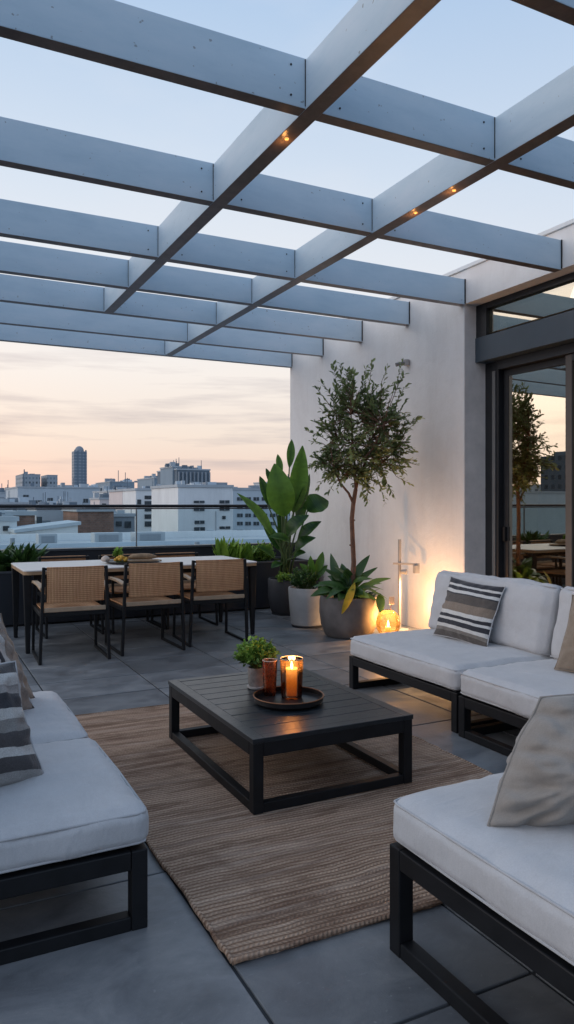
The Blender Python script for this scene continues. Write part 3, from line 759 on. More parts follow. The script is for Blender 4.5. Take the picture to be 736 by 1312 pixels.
bldg(298.5, 362, 628, 150, 16, 'c_pale', 'pale office building with window rows behind the broad leaved plant', roofbits=((303, 624.5, 330, 4, 'c_grey'), (338, 625, 352, 4, 'c_grey')),
     wins=tuple((304 + 10.5*i, 637 + 10.5*j, 311 + 10.5*i, 641.5 + 10.5*j) for i in range(5) for j in range(5)))
bldg(362, 420, 618, 190, 20, 'c_grid2', 'pale windowed block near the end of the white house wall')
bldg(-25, 45, 660.5, 66, 9, 'c_brick', 'low brown brick building beneath the skyline', parapet=True, wins=((47, 662, 54, 670, 'c_win'),))
bldg(100, 146, 655.5, 74, 8, 'c_brick', 'dark red brick annex behind the white roof wedge')
bldg(47, 99, 652, 84, 9, 'c_grid2', 'grey louvred building between the two brick buildings')
bldg(146, 173, 662, 80, 7, 'c_grey', 'small grey plant room right of the dark brick annex', wins=((149, 668, 156, 674), (160, 668, 168, 676)))
bldg(-40, 22, 668, 60, 6, 'c_white', 'low white shed at the far left under the brick building', wins=((4, 674, 12, 680),))
bldg(75, 98, 645, 120, 9, 'c_grid3', 'dark windowed infill block below the long pale building', wins=())
bldg(128, 140, 640, 135, 8, 'c_pink', 'slim pinkish gable beside the small white block', wins=((131, 645, 136, 650),))
bldg(0, 40, 646, 130, 9, 'c_grid2', 'pale windowed terrace of flats under the left skyline', wins=())
bldg(40, 76, 650, 110, 9, 'c_pink', 'pinkish flat-roofed house left of the dark infill block', wins=((46, 655, 52, 661), (58, 655, 64, 661), (68, 655, 73, 661)))
# near roofs
nr = thing('white_roof', 'low white roof with a long sloping parapet wedge', 'rooftop', (YP(60, 680, 56).x, 56, -14))
ox = nr.location.x; za, zb_ = YP(22, 683, 56).z + 14, YP(100, 672.5, 56).z + 14
xa, xb = YP(22, 680, 56).x - ox, YP(100, 680, 56).x - ox
MB().add([(xa,0,0),(xb,0,0),(xb,5,0),(xa,5,0),(xa,0,za-.6),(xb,0,zb_-.8),(xb,5,zb_-.8),(xa,5,za-.6)], [(0,3,2,1),(4,5,6,7),(0,1,5,4),(1,2,6,5),(2,3,7,6),(3,0,4,7)])
m_ = MB(); m_.add([(xa,0,0),(xb,0,0),(xb,5,0),(xa,5,0),(xa,0,za),(xb,0,zb_),(xb,5,zb_),(xa,5,za)], [(0,3,2,1),(4,5,6,7),(0,1,5,4),(1,2,6,5),(2,3,7,6),(3,0,4,7)]); m_.build('wall', M['c_white'], nr)
m_ = MB(); m_.add([(xa-.2,-.2,za+.01),(xb+.2,-.2,zb_+.01),(xb+.2,5.2,zb_+.01),(xa-.2,5.2,za+.01),(xa-.2,-.2,za+.25),(xb+.2,-.2,zb_+.25),(xb+.2,5.2,zb_+.25),(xa-.2,5.2,za+.25)], [(0,3,2,1),(4,5,6,7),(0,1,5,4),(1,2,6,5),(2,3,7,6),(3,0,4,7)]); m_.build('coping', M['c_pale'], nr)
fr = thing('flat_roof', 'broad pale flat roof with hatches just below the terrace', 'rooftop', (10, 30, -14))
zr = YP(150, 692.5, 46).z + 14
MB().box((-26, 0, 0), (16, 17, zr)).build('wall', M['c_pale'], fr)
MB().box((-26.2, 17, zr - .5), (16.2, 17.3, zr + .45)).build('parapet', M['c_white'], fr)
MB().box((-26, 0.1, zr + .003), (16, 16.9, zr + .02)).build('roof_membrane', M['c_roof'], fr)
MB().box((-26, 7.2, zr + .022), (16, 7.5, zr + .35)).build('upstand', M['c_pale'], fr)
for px, w_ in ((137, .8), (190, .9), (60, .5)):
    x = YP(px, 690, 43).x - 10
    o = MB().box((x - w_, 12.5, zr + .022), (x + w_, 13.6, zr + .62)).build('roof_hatch', M['c_roof'], fr, bevel=.03)
    MB().box((x - w_*.7, 12.47, zr + .15), (x + w_*.7, 12.497, zr + .5)).build('louvre', M['c_grey'], o)
for k in range(5):
    x = -20 + k * 7.3
    MB().tube([(x, 3 + k % 3 * 4, zr), (x, 3 + k % 3 * 4, zr + .5)], .12, 8).build('vent_pipe', M['c_grey'], fr)
# city seen only in the door's reflection, and the far skyline
rt = thing('high_rise', 'dark high-rise beyond the left of the view, mirrored in the door glass', 'tower', (-200, 165, -14))
MB().box((-5, 0, 0), (5, 10, 31.5)).build('wall', M['c_grid3'], rt)
MB().box((-3.5, 2, 31.5), (2, 7, 33)).build('roof_plant', M['c_slate'], rt)
for k_, (x_, y_, w_, h_, m_) in enumerate(((-228, 190, 14, 22, 'c_grid2'), (-190, 205, 12, 20, 'c_grid'), (-150, 130, 9, 18, 'c_pale'), (-262, 200, 10, 24, 'c_grid3'), (-165, 172, 9, 19, 'c_grid'))):
    t = thing('mirrored_block', ['pale windowed block behind', 'grey block to the right of', 'low pale block well right of', 'dark block left of', 'grey windowed block just right of'][k_] + ' the dark high-rise mirrored in the glass', 'building', (x_, y_, -14))
    MB().box((-w_, 0, 0), (w_, 12, h_)).build('wall', M[m_], t); MB().box((-w_ - .2, -.2, h_ + .002), (w_ + .2, 12.2, h_ + .5)).build('roof', M['c_roof'], t)
far = [(-700, -640, 628, 260), (-630, -560, 636, 200), (-545, -470, 618, 300), (-460, -385, 632, 220), (-290, -220, 630, 210), (-215, -150, 615, 340), (-145, -70, 634, 240), (-1100, -960, 625, 300), (-930, -800, 636, 240), (-790, -715, 610, 400),
       (430, 520, 630, 260), (530, 640, 622, 330), (660, 800, 634, 240), (130, 141, 632, 500), (75, 93, 622, 640), (113, 140, 626, 620), (170, 200, 629, 520), (0, 30, 628, 600), (300, 345, 631, 420), (345, 376, 626, 520)]
words = ['squat', 'wide', 'taller', 'plain', 'boxy', 'slim', 'low', 'flat', 'broad', 'high', 'pale', 'narrow', 'long', 'short', 'small', 'hazy', 'dim', 'faint', 'thin', 'distant']
for (a, b, yt, Y), k in zip(far, range(len(far))):
    bldg(a, b, yt, Y, 24, ('c_grid', 'c_grid2', 'c_pale')[k % 3], 'hazy flat-roofed block far off in the city skyline', name='skyline_block', group='hazy blocks filling the far skyline')

# ================================================================= RUG
mb = MB(); nx, ny = 60, 90
rc = Vector((1.69, 3.36)); ra = R(-.6)
def rugp(u, v):
    w = 1.69 + .03 * math.sin(v * 3); x = (u - .5) * w; y = (v - .5) * 2.74
    ex = .012 * noise.noise(Vector((v * 40, 1, 0))) + .012 * noise.noise(Vector((v * 9, 2, 0)))
    ey = .012 * noise.noise(Vector((u * 30, 5, 0))) + .02 * noise.noise(Vector((u * 6, 7, 0)))
    if u in (0, 1): x += ex
    if v in (0, 1): y += ey
    return x, y
vs, fs = [], []
for j in range(ny + 1):
    for i in range(nx + 1):
        x, y = rugp(i/nx, j/ny); z = .017 + .004 * noise.noise(Vector((x*2, y*7, 0))) + .006 * max(0, abs(i/nx - .5)*2 - .86) * (1 + noise.noise(Vector((y*5, 3, 1))))
        vs.append((x, y, z))
for j in range(ny):
    for i in range(nx): a = j*(nx+1)+i; fs.append((a, a+1, a+nx+2, a+nx+1))
edge = [i for i in range(nx+1)] + [j*(nx+1)+nx for j in range(1, ny+1)] + [ny*(nx+1)+i for i in range(nx-1, -1, -1)] + [j*(nx+1) for j in range(ny-1, 0, -1)]
b = len(vs); vs += [(vs[i][0]*1.002, vs[i][1]*1.002, .002) for i in edge]
for k in range(len(edge)): k2 = (k+1) % len(edge); fs.append((edge[k2], edge[k], b+k, b+k2))
mb.add(vs, fs)
rug = mb.build('rug', M['jute'], smooth=True); rug.location = (rc.x, rc.y, .001); rug.rotation_euler.z = ra
tag(rug, 'rough brown woven jute rug under the low black table', 'rug')
# bound edge
m_ = MB(); pts = [Vector(vs[i]) for i in edge]; m_.tube([p + Vector((0, 0, -.004)) for p in pts[::2]] + [pts[0] + Vector((0, 0, -.004))], .0085, 7)
m_.build('bound_edge', M['jute'], rug, smooth='all')

# ================================================================= COFFEE TABLE
TX0, TX1, TY0, TY1, TZ = 1.295, 2.125, 2.885, 4.06, .343
ct = thing('coffee_table', 'low black slatted coffee table with open box frame on the rug', 'coffee table', ((TX0+TX1)/2, (TY0+TY1)/2, .018))
hx, hy, tz = (TX1-TX0)/2, (TY1-TY0)/2, TZ - .018
mb = MB(); bw = .05
mb.box((-hx-.004, -hy-.004, tz-.022), (-hx+bw, hy+.004, tz)); mb.box((hx-bw, -hy-.004, tz-.022), (hx+.004, hy+.004, tz))
mb.box((-hx+bw+.001, -hy-.004, tz-.022), (hx-bw-.001, -hy+bw, tz)); mb.box((-hx+bw+.001, hy-bw, tz-.022), (hx-bw-.001, hy+.004, tz))
ns = 10; sp = (2*hy - 2*bw - .004) / ns
for k in range(ns):
    y = -hy + bw + .004 + k*sp
    mb.box((-hx+bw+.002, y, tz-.022), (hx-bw-.002, y+sp-.005, tz-.001 - random.random()*.0008))
mb.build('tabletop', M['blackwood'], ct, bevel=.002)
lw = .048
mb = MB(); 
mb.box((-hx, -hy+lw+.001, tz-.082), (-hx+lw, hy-lw-.001, tz-.023)); mb.box((hx-lw, -hy+lw+.001, tz-.082), (hx, hy-lw-.001, tz-.023))
mb.box((-hx+lw+.001, -hy, tz-.082), (hx-lw-.001, -hy+lw, tz-.023)); mb.box((-hx+lw+.001, hy-lw, tz-.082), (hx-lw-.001, hy, tz-.023))
mb.build('apron', M['black'], ct, bevel=.003)
for sx in (0, 1):
    for sy in (0, 1):
        x, y = (-hx, hx-lw)[sx], (-hy, hy-lw)[sy]
        MB().box((x, y, 0), (x+lw, y+lw, tz-.0225)).build('leg', M['black'], ct, bevel=.003)
for y in (-hy, hy-lw): MB().box((-hx+lw+.001, y+.003, .0), (hx-lw-.001, y+lw-.003, .042)).build('floor_rail', M['black'], ct, bevel=.003)
for x in (-hx, hx-lw): MB().box((x+.003, -hy+lw+.001, .0), (x+lw-.003, hy-lw-.001, .042)).build('floor_rail', M['black'], ct, bevel=.003)

# on the table
tp = G(370, 897, TZ + .01)
tr = thing('round_tray', 'round black tray with raised copper rim holding the candle glasses', 'tray', (tp.x, tp.y, TZ + .001))
tR = 44.5 / F * (F * (H - TZ) / (897 - HZ))
MB().lathe([(0, 0), (tR*.9, 0), (tR*.985, .012), (tR, .034), (tR-.006, .036), (tR*.97, .014), (tR*.88, .007), (0, .007)], (0,0,0), 56).build('dish', M['tray'], tr, smooth=True)
MB().tube([(tR*.997*math.cos(a*math.pi/28), tR*.997*math.sin(a*math.pi/28), .036) for a in range(57)], .0032, 6).build('rim', M['copper'], tr, smooth='all')
trz = TZ + .0095
def cup(name, label, cat, p, r0, r1, h, mat, wall=.004):
    c = thing(name, label, cat, p)
    MB().lathe([(0, .0), (r0*.95, .0), (r0, .01), (r1, h), (r1-wall, h), (r0-wall, .014), (0, .012)], (0,0,0), 40).build('glass', mat, c, smooth=True)
    MB().tube([((r1 - wall/2)*math.cos(a*math.pi/24), (r1 - wall/2)*math.sin(a*math.pi/24), h) for a in range(49)], .0026, 6).build('rim', M['rim_glass'], c, smooth='all')
    return c
dt = F * (H - TZ) / (897 - HZ)
cp = G(374, 893, trz)
hur = cup('candle_glass', 'smoked glass hurricane holding the burning amber pillar candle', 'candle holder', (cp.x, cp.y, trz), .054, .060, .200, M['smoke_glass'])
rgp = G(346, 890, trz)
cup('tumbler', 'rose tinted glass tumbler between plant pot and candle', 'tumbler', (rgp.x, rgp.y, trz), .032, .040, .180, M['rose_glass'])
cd = thing('pillar_candle', 'glowing amber pillar candle inside the smoked glass', 'candle', (cp.x, cp.y, trz + .0125))
MB().lathe([(0, 0), (.033, 0), (.034, .006), (.034, .128), (.032, .136), (.024, .128), (0, .118)], (0,0,0), 28).build('wax', M['wax'], cd, smooth=True)
MB().tube([(0, 0, .118), (.001, 0, .132)], .0015, 6).build('wick', M['black'], cd)
def flame(par, z, s=1.0):
    MB().lathe([(0, 0), (.0045*s, .006*s), (.0065*s, .014*s), (.005*s, .024*s), (.002*s, .034*s), (0, .040*s)], (0, 0, z), 14).build('flame', M['flame'], par, smooth='all')
flame(cd, .128, 1.2)
def point(name, loc, e, c, r=.02):
    l = bpy.data.lights.new(name, 'POINT'); l.energy = e; l.color = c; l.shadow_soft_size = r
    o = bpy.data.objects.new(name, l); COL.objects.link(o); o.location = loc; return o
point('candle_light', (cp.x, cp.y, trz + .185), 1.7, (1, .48, .15), .02)

for x_, y_ in GLINTS: point('glint_light', (x_, y_ + .03, 3.315 - .045), .20, (1, .42, .12), .012)  # lamps added at the discs to spread the warm reflection, no fittings there
# small potted herb
hp = G(329, 881, TZ)
pt = thing('small_pot', 'small mottled grey ceramic pot on the coffee table', 'pot', (hp.x, hp.y, TZ + .001))
MB().lathe([(0, 0), (.048, 0), (.052, .006), (.052, .012), (.044, .012)], (0,0,0), 36).build('saucer', M['pot_white'], pt, smooth=True)
MB().lathe([(0, .0125), (.042, .0125), (.046, .03), (.049, .11), (.046, .112), (.043, .10), (0, .098)], (0,0,0), 36).build('body', M['pot_small'], pt, smooth=True)
def bush(name, label, cat, loc, rx, rz_, n, mat, ls, lwid, seed=1, squash=1.0):
    random.seed(seed); t = thing(name, label, cat, loc)
    mb = MB(); st = MB()
    for k in range(n):
        a = random.random()*6.283; el = math.asin(random.uniform(-.25, 1)); rr = random.uniform(.72, 1.08)
        c = Vector((math.cos(a)*math.cos(el)*rx*rr, math.sin(a)*math.cos(el)*rx*rr*squash, rz_*.45 + math.sin(el)*rz_*.62*rr + .12*rz_*noise.noise(Vector((a*2, el*2, seed)))))
        st.tube([(0, 0, -.01), c*.55 + Vector((0,0,.01)), c], [.0022, .0016, .001], 4)
        for q in range(9):
            b = c * (1 - q*.055); dv = Vector((random.gauss(0,1), random.gauss(0,1), random.gauss(.5,.8))).normalized()
            dv = (dv + c.normalized()*.8).normalized(); L = ls * random.uniform(.7, 1.3)
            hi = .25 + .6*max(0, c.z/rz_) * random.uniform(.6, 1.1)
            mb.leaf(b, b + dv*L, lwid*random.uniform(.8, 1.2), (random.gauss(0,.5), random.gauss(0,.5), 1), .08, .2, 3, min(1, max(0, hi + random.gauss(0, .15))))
    mb.build('foliage', mat, t); st.build('stems', M['stalk'], t); return t
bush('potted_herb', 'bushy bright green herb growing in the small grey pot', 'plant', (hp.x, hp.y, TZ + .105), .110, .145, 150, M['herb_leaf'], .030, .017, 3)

# ================================================================= SOFAS
def sofa_module(name, label, loc, rz, w, depth, fz, sz, back=True, sled='ends', front_rail=False, seed=0, backs=None, seat_d=None, bh=.47, group='pale lounge sofa modules'):
    """local: x runs along the width (-w/2..w/2), y from 0 (front edge) back to depth; seat faces -y"""
    t = thing(name, label, 'sofa', loc, rz, group)
    fw = .052; hw = w/2 - .004
    mb = MB(); z0, z1 = fz - .06, fz
    mb.box((-hw+fw+.001, 0, z0), (hw-fw-.001, fw, z1)); mb.box((-hw+fw+.001, depth-fw, z0), (hw-fw-.001, depth, z1))
    mb.box((-hw, fw+.001, z0), (-hw+fw, depth-fw-.001, z1)); mb.box((hw-fw, fw+.001, z0), (hw, depth-fw-.001, z1))
    mb.box((-hw+fw+.001, fw+.001, z1-.03), (hw-fw-.001, depth-fw-.001, z1-.012))
    mb.build('seat_frame', M['black'], t, bevel=.004)
    for x in (-hw, hw-fw):
        for y in (0, depth-fw): MB().box((x, y, 0), (x+fw, y+fw, z1)).build('leg', M['black'], t, bevel=.004)
        MB().box((x+.002, fw+.001, 0), (x+fw-.002, depth-fw-.001, .046)).build('sled_rail', M['black'], t, bevel=.004)
    if front_rail:
        for y in (0, depth-fw): MB().box((-hw+fw+.001, y+.002, 0), (hw-fw-.001, y+fw-.002, .046)).build('floor_rail', M['black'], t, bevel=.004)
    sd_ = seat_d or depth
    cushion('seat_cushion', w - .012, sd_ + .01, sz - fz - .006, M['cushion'], t, (0, sd_/2 - .004, fz + .003), (0, 0, 0), .042, .018, .0075, seed, n=34)
    if back:
        MB().box((-hw+.02, depth-.045, z1+.001), (hw-.02, depth-.005, fz+.30)).build('back_frame', M['black'], t, bevel=.006)
        for k, (bx, bwid) in enumerate(backs or [(0, w-.02)]):
            cushion('back_cushion', bwid, .15, bh, M['cushion'], t, (bx, depth - .225, sz - .02), (R(-13), 0, 0), .055, .012, .014, seed + k + 3, zpuff=.006, ypuff=.045, n=30)
    return t
# right-hand sofa against the wall, looking towards -X : local -y -> world -X  => rz = -90deg ; local x -> world -y
s1 = sofa_module('sofa_module', 'pale grey sofa module with sled ends, beside the glowing wall lamp', (2.84, 4.025, 0), R(-90), 1.21, .98, .236, .386, seed=1)
s2 = sofa_module('sofa_module', 'pale grey sofa module with a front floor rail, below the sliding door', (2.82, 2.775, 0), R(-90), 1.23, .98, .236, .388, front_rail=True, seed=5)
# left-hand sofa looking towards +X : rz = +90 ; local x -> world +y
s3 = sofa_module('sofa_module', 'pale sofa module at the left with the grey striped pillow on it', (.665, 2.715, 0), R(90), .835, .95, .252, .385, seed=9)
s4 = sofa_module('sofa_module', 'pale sofa module at the left nearest the dining chairs', (.655, 3.575, 0), R(90), .85, .95, .252, .385, seed=13)
# near-right module looking towards +Y : rz = 180
s5 = sofa_module('sofa_module', 'pale backless sofa module with crumpled greige pillow, front right', (2.02, 1.86, 0), R(180), 1.48, .98, .322, .468, back=False, seed=17)

# pillows
p1 = pillow('throw_pillow', .50, .44, .19, M['stripe_wide'], 'black, white and brown striped pillow on the sofa beside the wall lamp', seed=1, fold=.007, pe=.62)
orient(p1, (3.37, 4.04, .392), (.17, -1, -.08), (-.93, -.12, .36))
p2 = pillow('throw_pillow', .46, .44, .16, M['taupe'], 'plain taupe pillow at the edge of the sofa below the sliding door', seed=5)
orient(p2, (3.30, 2.85, .395), (.05, -1, 0), (-.93, -.2, .34))
p3 = pillow('throw_pillow', .52, .335, .38, M['greige'], 'crumpled plain greige pillow on the backless front sofa module', seed=8, wr=.022, skew=.58, pinch=-.05, pe=.60, fold=.020, n=60)
orient(p3, (1.64, 1.46, .470), (.93, -.36, .0), (-.34, -.88, .30))
p4 = pillow('throw_pillow', .50, .44, .23, M['stripe_grey'], 'grey and white banded pillow nearest the camera on the left sofa', seed=12, wr=.02, skew=-.10, fold=.012, pe=.62)
orient(p4, (.175, 2.62, .390), (.93, .22, -.02), (.30, -.84, .45))
p5 = pillow('throw_pillow', .50, .50, .21, M['stripe_tall'], 'brown pillow with upright stripes behind the grey banded one', seed=15, wr=.02, skew=-.14, fold=.012, pe=.62)
orient(p5, (.30, 3.46, .392), (.80, .58, 0), (.55, -.76, .34))
p6 = pillow('throw_pillow', .46, .44, .15, M['taupe'], 'plain taupe pillow behind the upright striped one on the left sofa', seed=19, skew=-.2)
orient(p6, (.36, 3.66, .392), (.76, .66, 0), (.62, -.70, .30))

# ================================================================= DINING SET
DX0, DX1, DY0, DY1, DZ = .87, 3.17, 6.93, 7.94, .75
dn = thing('dining_table', 'long pale topped dining table with slim black legs', 'dining table', ((DX0+DX1)/2, (DY0+DY1)/2, 0))
hx, hy = (DX1-DX0)/2, (DY1-DY0)/2
def rslab(mb, hx, hy, r, z0, z1):
    pts = []
    for cx, cy, a0 in ((hx-r, hy-r, 0), (-hx+r, hy-r, 90), (-hx+r, -hy+r, 180), (hx-r, -hy+r, 270)):
        for k in range(7): a = R(a0 + 15*k); pts.append((cx + r*math.cos(a), cy + r*math.sin(a)))
    n = len(pts); mb.add([(x, y, z0) for x, y in pts] + [(x, y, z1) for x, y in pts],
        [tuple(range(n))[::-1], tuple(range(n, 2*n))] + [(k, (k+1) % n, n+(k+1) % n, n+k) for k in range(n)])
mb = MB(); rslab(mb, hx, hy, .06, DZ-.012, DZ); mb.build('tabletop', M['tabletop'], dn, bevel=.003)
mb = MB(); rslab(mb, hx-.004, hy-.004, .058, DZ-.042, DZ-.0125); mb.build('top_edge', M['ply'], dn, bevel=.002)
mb = MB(); mb.box((-hx+.1, -hy+.1, DZ-.09), (hx-.1, -hy+.125, DZ-.043)); mb.box((-hx+.1, hy-.125, DZ-.09), (hx-.1, hy-.1, DZ-.043)); mb.build('apron', M['black'], dn)
for sx in (-1, 1):
    for sy in (-1, 1):
        MB().bar((sx*(hx-.045), sy*(hy-.06), 0), (sx*(hx-.04), sy*(hy-.08), DZ-.043), .036, .036, (0, 1, 0), .07, .07).build('leg', M['black'], dn, bevel=.006)

def make_chair(label, loc, rz=0):
    """local: back at y=0 looking -y, seat runs to y=.60"""
    t = thing('dining_chair', label, 'chair', loc, rz, 'woven cane dining chairs round the long table')
    ww = .275
    for s in (-1, 1):
        MB().bar((s*(ww+.012), .0, 0), (s*(ww-.018), -.015, .815), .026, .034, (0,1,0)).build('leg', M['black'], t, bevel=.005)
        MB().bar((s*(ww+.005), .60, 0), (s*(ww-.003), .56, .640), .024, .030, (0,1,0)).build('leg', M['black'], t, bevel=.005)
        MB().bar((s*(ww+.012), .012, .012), (s*(ww+.005), .592, .012), .024, .022).build('sled_runner', M['black'], t, bevel=.004)
        m_ = MB(); pts = [(s*(ww-.008), -.005, .632), (s*(ww-.002), .2, .652), (s*(ww+.004), .42, .654), (s*(ww), .60, .638)]
        for a, b in zip(pts[:-1], pts[1:]): m_.bar(a, b, .044, .024)
        m_.build('armrest', M['armwood'], t, bevel=.006)
    mb = MB(); mb.box((-ww+.01, .0, .395), (ww-.01, .028, .43)); mb.box((-ww+.01, .56, .395), (ww-.01, .588, .43)); mb.box((-ww-.01, .03, .395), (-ww+.02, .558, .43)); mb.box((ww-.02, .03, .395), (ww+.01, .558, .43))
    mb.build('seat_frame', M['black'], t, bevel=.004)
    vs, fs = [], []; n = 12
    def sheet(mb, fn, n, m, th):
        vs, fs = [], []
        for k in (0, 1):
            for j in range(m+1):
                for i in range(n+1): vs.append(fn(i/n, j/m, k*th))
        q = (n+1)*(m+1)
        for j in range(m):
            for i in range(n):
                a = j*(n+1)+i; fs.append((a, a+n+1, a+n+2, a+1)); fs.append((q+a, q+a+1, q+a+n+2, q+a+n+1))
        ed = [i for i in range(n+1)] + [j*(n+1)+n for j in range(1, m+1)] + [m*(n+1)+i for i in range(n-1, -1, -1)] + [j*(n+1) for j in range(m-1, 0, -1)]
        for k in range(len(ed)): a, b = ed[k], ed[(k+1) % len(ed)]; fs.append((a, b, q+b, q+a))
        mb.add(vs, fs)
    mb = MB(); sheet(mb, lambda u, v, k: ((u-.5)*2*(ww-.022), .02+v*.55, .431 + k - .02*math.sin(math.pi*u)*math.sin(math.pi*v)+.012*(u*0)), 12, 12, .016)
    mb.build('seat', M['cane'], t, smooth=True)
    mb = MB(); sheet(mb, lambda u, v, k: ((u-.5)*2*(ww-.040), -.022 - k*1 - .028*math.sin(math.pi*u) - .012*math.sin(math.pi*v), .525+v*.285), 14, 10, .012)
    bk = mb.build('backrest', M['cane'], t, smooth=True)
    mb = MB()
    for zz in (.81, .527, .655): mb.tube([((q/8-.5)*2*(ww-.040), -.03 - .028*math.sin(math.pi*q/8), zz) for q in range(9)], .008 if zz != .655 else .005, 7)
    mb.build('woven_band', M['cane'], bk, smooth='all')
    MB().bar((-ww+.01, -.006, .80), (ww-.01, -.006, .80), .02, .02).build('top_rail', M['black'], t, bevel=.003)
    MB().bar((-ww+.02, -.012, .455), (ww-.02, -.012, .455), .018, .038).build('seat_rail', M['armwood'], t, bevel=.006)
    return t
FAR = []
c1 = make_chair('cane backed chair on the near side at the left end of the table', (1.225, 6.43, 0), R(-2))
dup(c1, (1.93, 6.50, 0), R(1), 'middle cane backed chair on the near side of the dining table')
dup(c1, (2.60, 6.60, 0), R(-3), 'cane backed chair on the near side closest to the potted tree')
FAR.append(dup(c1, (1.46, 8.27, 0), R(180), 'cane chair across the table at the end by the spiky plant'))
FAR.append(dup(c1, (2.10, 8.26, 0), R(182), 'cane chair across the table behind the tray of yellow flowers'))
FAR.append(dup(c1, (2.72, 8.25, 0), R(179), 'cane chair across the table nearest the lettuce-like plants'))
for o in FAR: o.scale.z = .95

# on the dining table
q = G(176, 717.5, DZ)
q = Vector((1.97, 7.36, DZ))
tr2 = thing('oval_tray', 'black oval serving tray on the dining table', 'tray', (q.x, q.y, DZ + .001))
MB().lathe([(0, 0), (.24, 0), (.265, .012), (.27, .024), (.262, .024), (.24, .008), (0, .008)], (0,0,0), 44).build('dish', M['tray'], tr2, smooth=True)
fl = thing('yellow_flowers', 'small bunch of yellow flower heads on the oval tray', 'flowers', (q.x - .12, q.y - .02, DZ + .0095))
random.seed(4)
for k in range(11):
    a = k*2.4; r_ = .018*math.sqrt(k)
    MB().lathe([(0, 0), (.02, .006), (.024, .018), (.017, .03), (0, .034)], (r_*math.cos(a), r_*math.sin(a), .012 + .03*max(0, 1 - k/9)), 10).build('flower_head', M['fruit'], fl, smooth='all')
MB().lathe([(0, 0), (.05, 0), (.058, .014), (0, .016)], (0,0,0), 20).build('leaf_bed', M['stalk'], fl, smooth=True)
bush('small_succulent', 'small green rosette beside the yellow flowers on the table', 'plant', (q.x - .12, q.y + .14, DZ + .0095), .05, .12, 26, M['herb_leaf'], .034, .02, 9)
sh = thing('pale_shell', 'pale pinkish shell lying left of the yellow flowers', 'shell', (q.x - .25, q.y + .10, DZ + .012))
MB().lathe([(0, 0), (.03, .004), (.048, .02), (.038, .045), (.015, .062), (0, .066)], (0, 0, 0), 18).build('shell_body', M['petal'], sh, smooth='all')
bo = thing('bread_board', 'wooden board with loaf lying across the oval tray', 'board', (q.x + .09, q.y + .03, DZ + .0095))
MB().box((-.15, -.07, 0), (.20, .07, .016)).build('board', M['bread'], bo, bevel=.006)
mb = MB(); mb.tube([(-.12, 0, .045), (-.08, .01, .05), (0, .005, .052), (.09, 0, .05), (.16, -.01, .044)], [.014, .028, .032, .03, .014], 14); mb.build('loaf', M['bread'], bo, smooth='all')

# ================================================================= POTS AND PLANTS
def pot(name, label, loc, prof, mat, soil_z, soil_r, saucer=None):
    t = thing(name, label, 'pot', loc)
    MB().lathe(prof, (0,0,0), 56).build('body', mat, t, smooth=True)
    MB().lathe([(0, soil_z), (soil_r, soil_z)][::-1], (0,0,0), 40, cap=False).build('soil', M['soil'], t)
    if saucer: MB().lathe([(0, 0), (saucer, 0), (saucer+.006, .014), (saucer-.01, .016), (0, .012)], (0,0,0), 48).build('saucer', M['pot_dark'], t, smooth=True)
    return t
PB, PW, PG = Vector((4.06, 8.08, 0)), Vector((3.87, 7.17, 0)), Vector((3.97, 6.47, 0))
pot('plant_pot', 'dark charcoal pot of the broad leaved plant by the planter', PB, [(0, .018), (.165, .018), (.19, .06), (.218, .22), (.222, .42), (.216, .436), (.2, .436), (.196, .40)], M['pot_dark'], .40, .197, .17)
pot('plant_pot', 'off-white pot standing between the dark and the grey pot', PW, [(0, .018), (.165, .018), (.18, .03), (.20, .20), (.215, .415), (.21, .43), (.196, .43), (.19, .39)], M['pot_white'], .39, .192, .172)
pot('plant_pot', 'large grey stone pot holding the slender tree', PG, [(0, .004), (.225, .004), (.245, .02), (.285, .12), (.302, .24), (.300, .37), (.29, .408), (.27, .408), (.262, .36)], M['pot_grey'], .36, .265)
MB().tube([(PG.x, PG.y, 0), (PG.x, PG.y, .001)], .01, 6)  # unused helper geometry, never linked

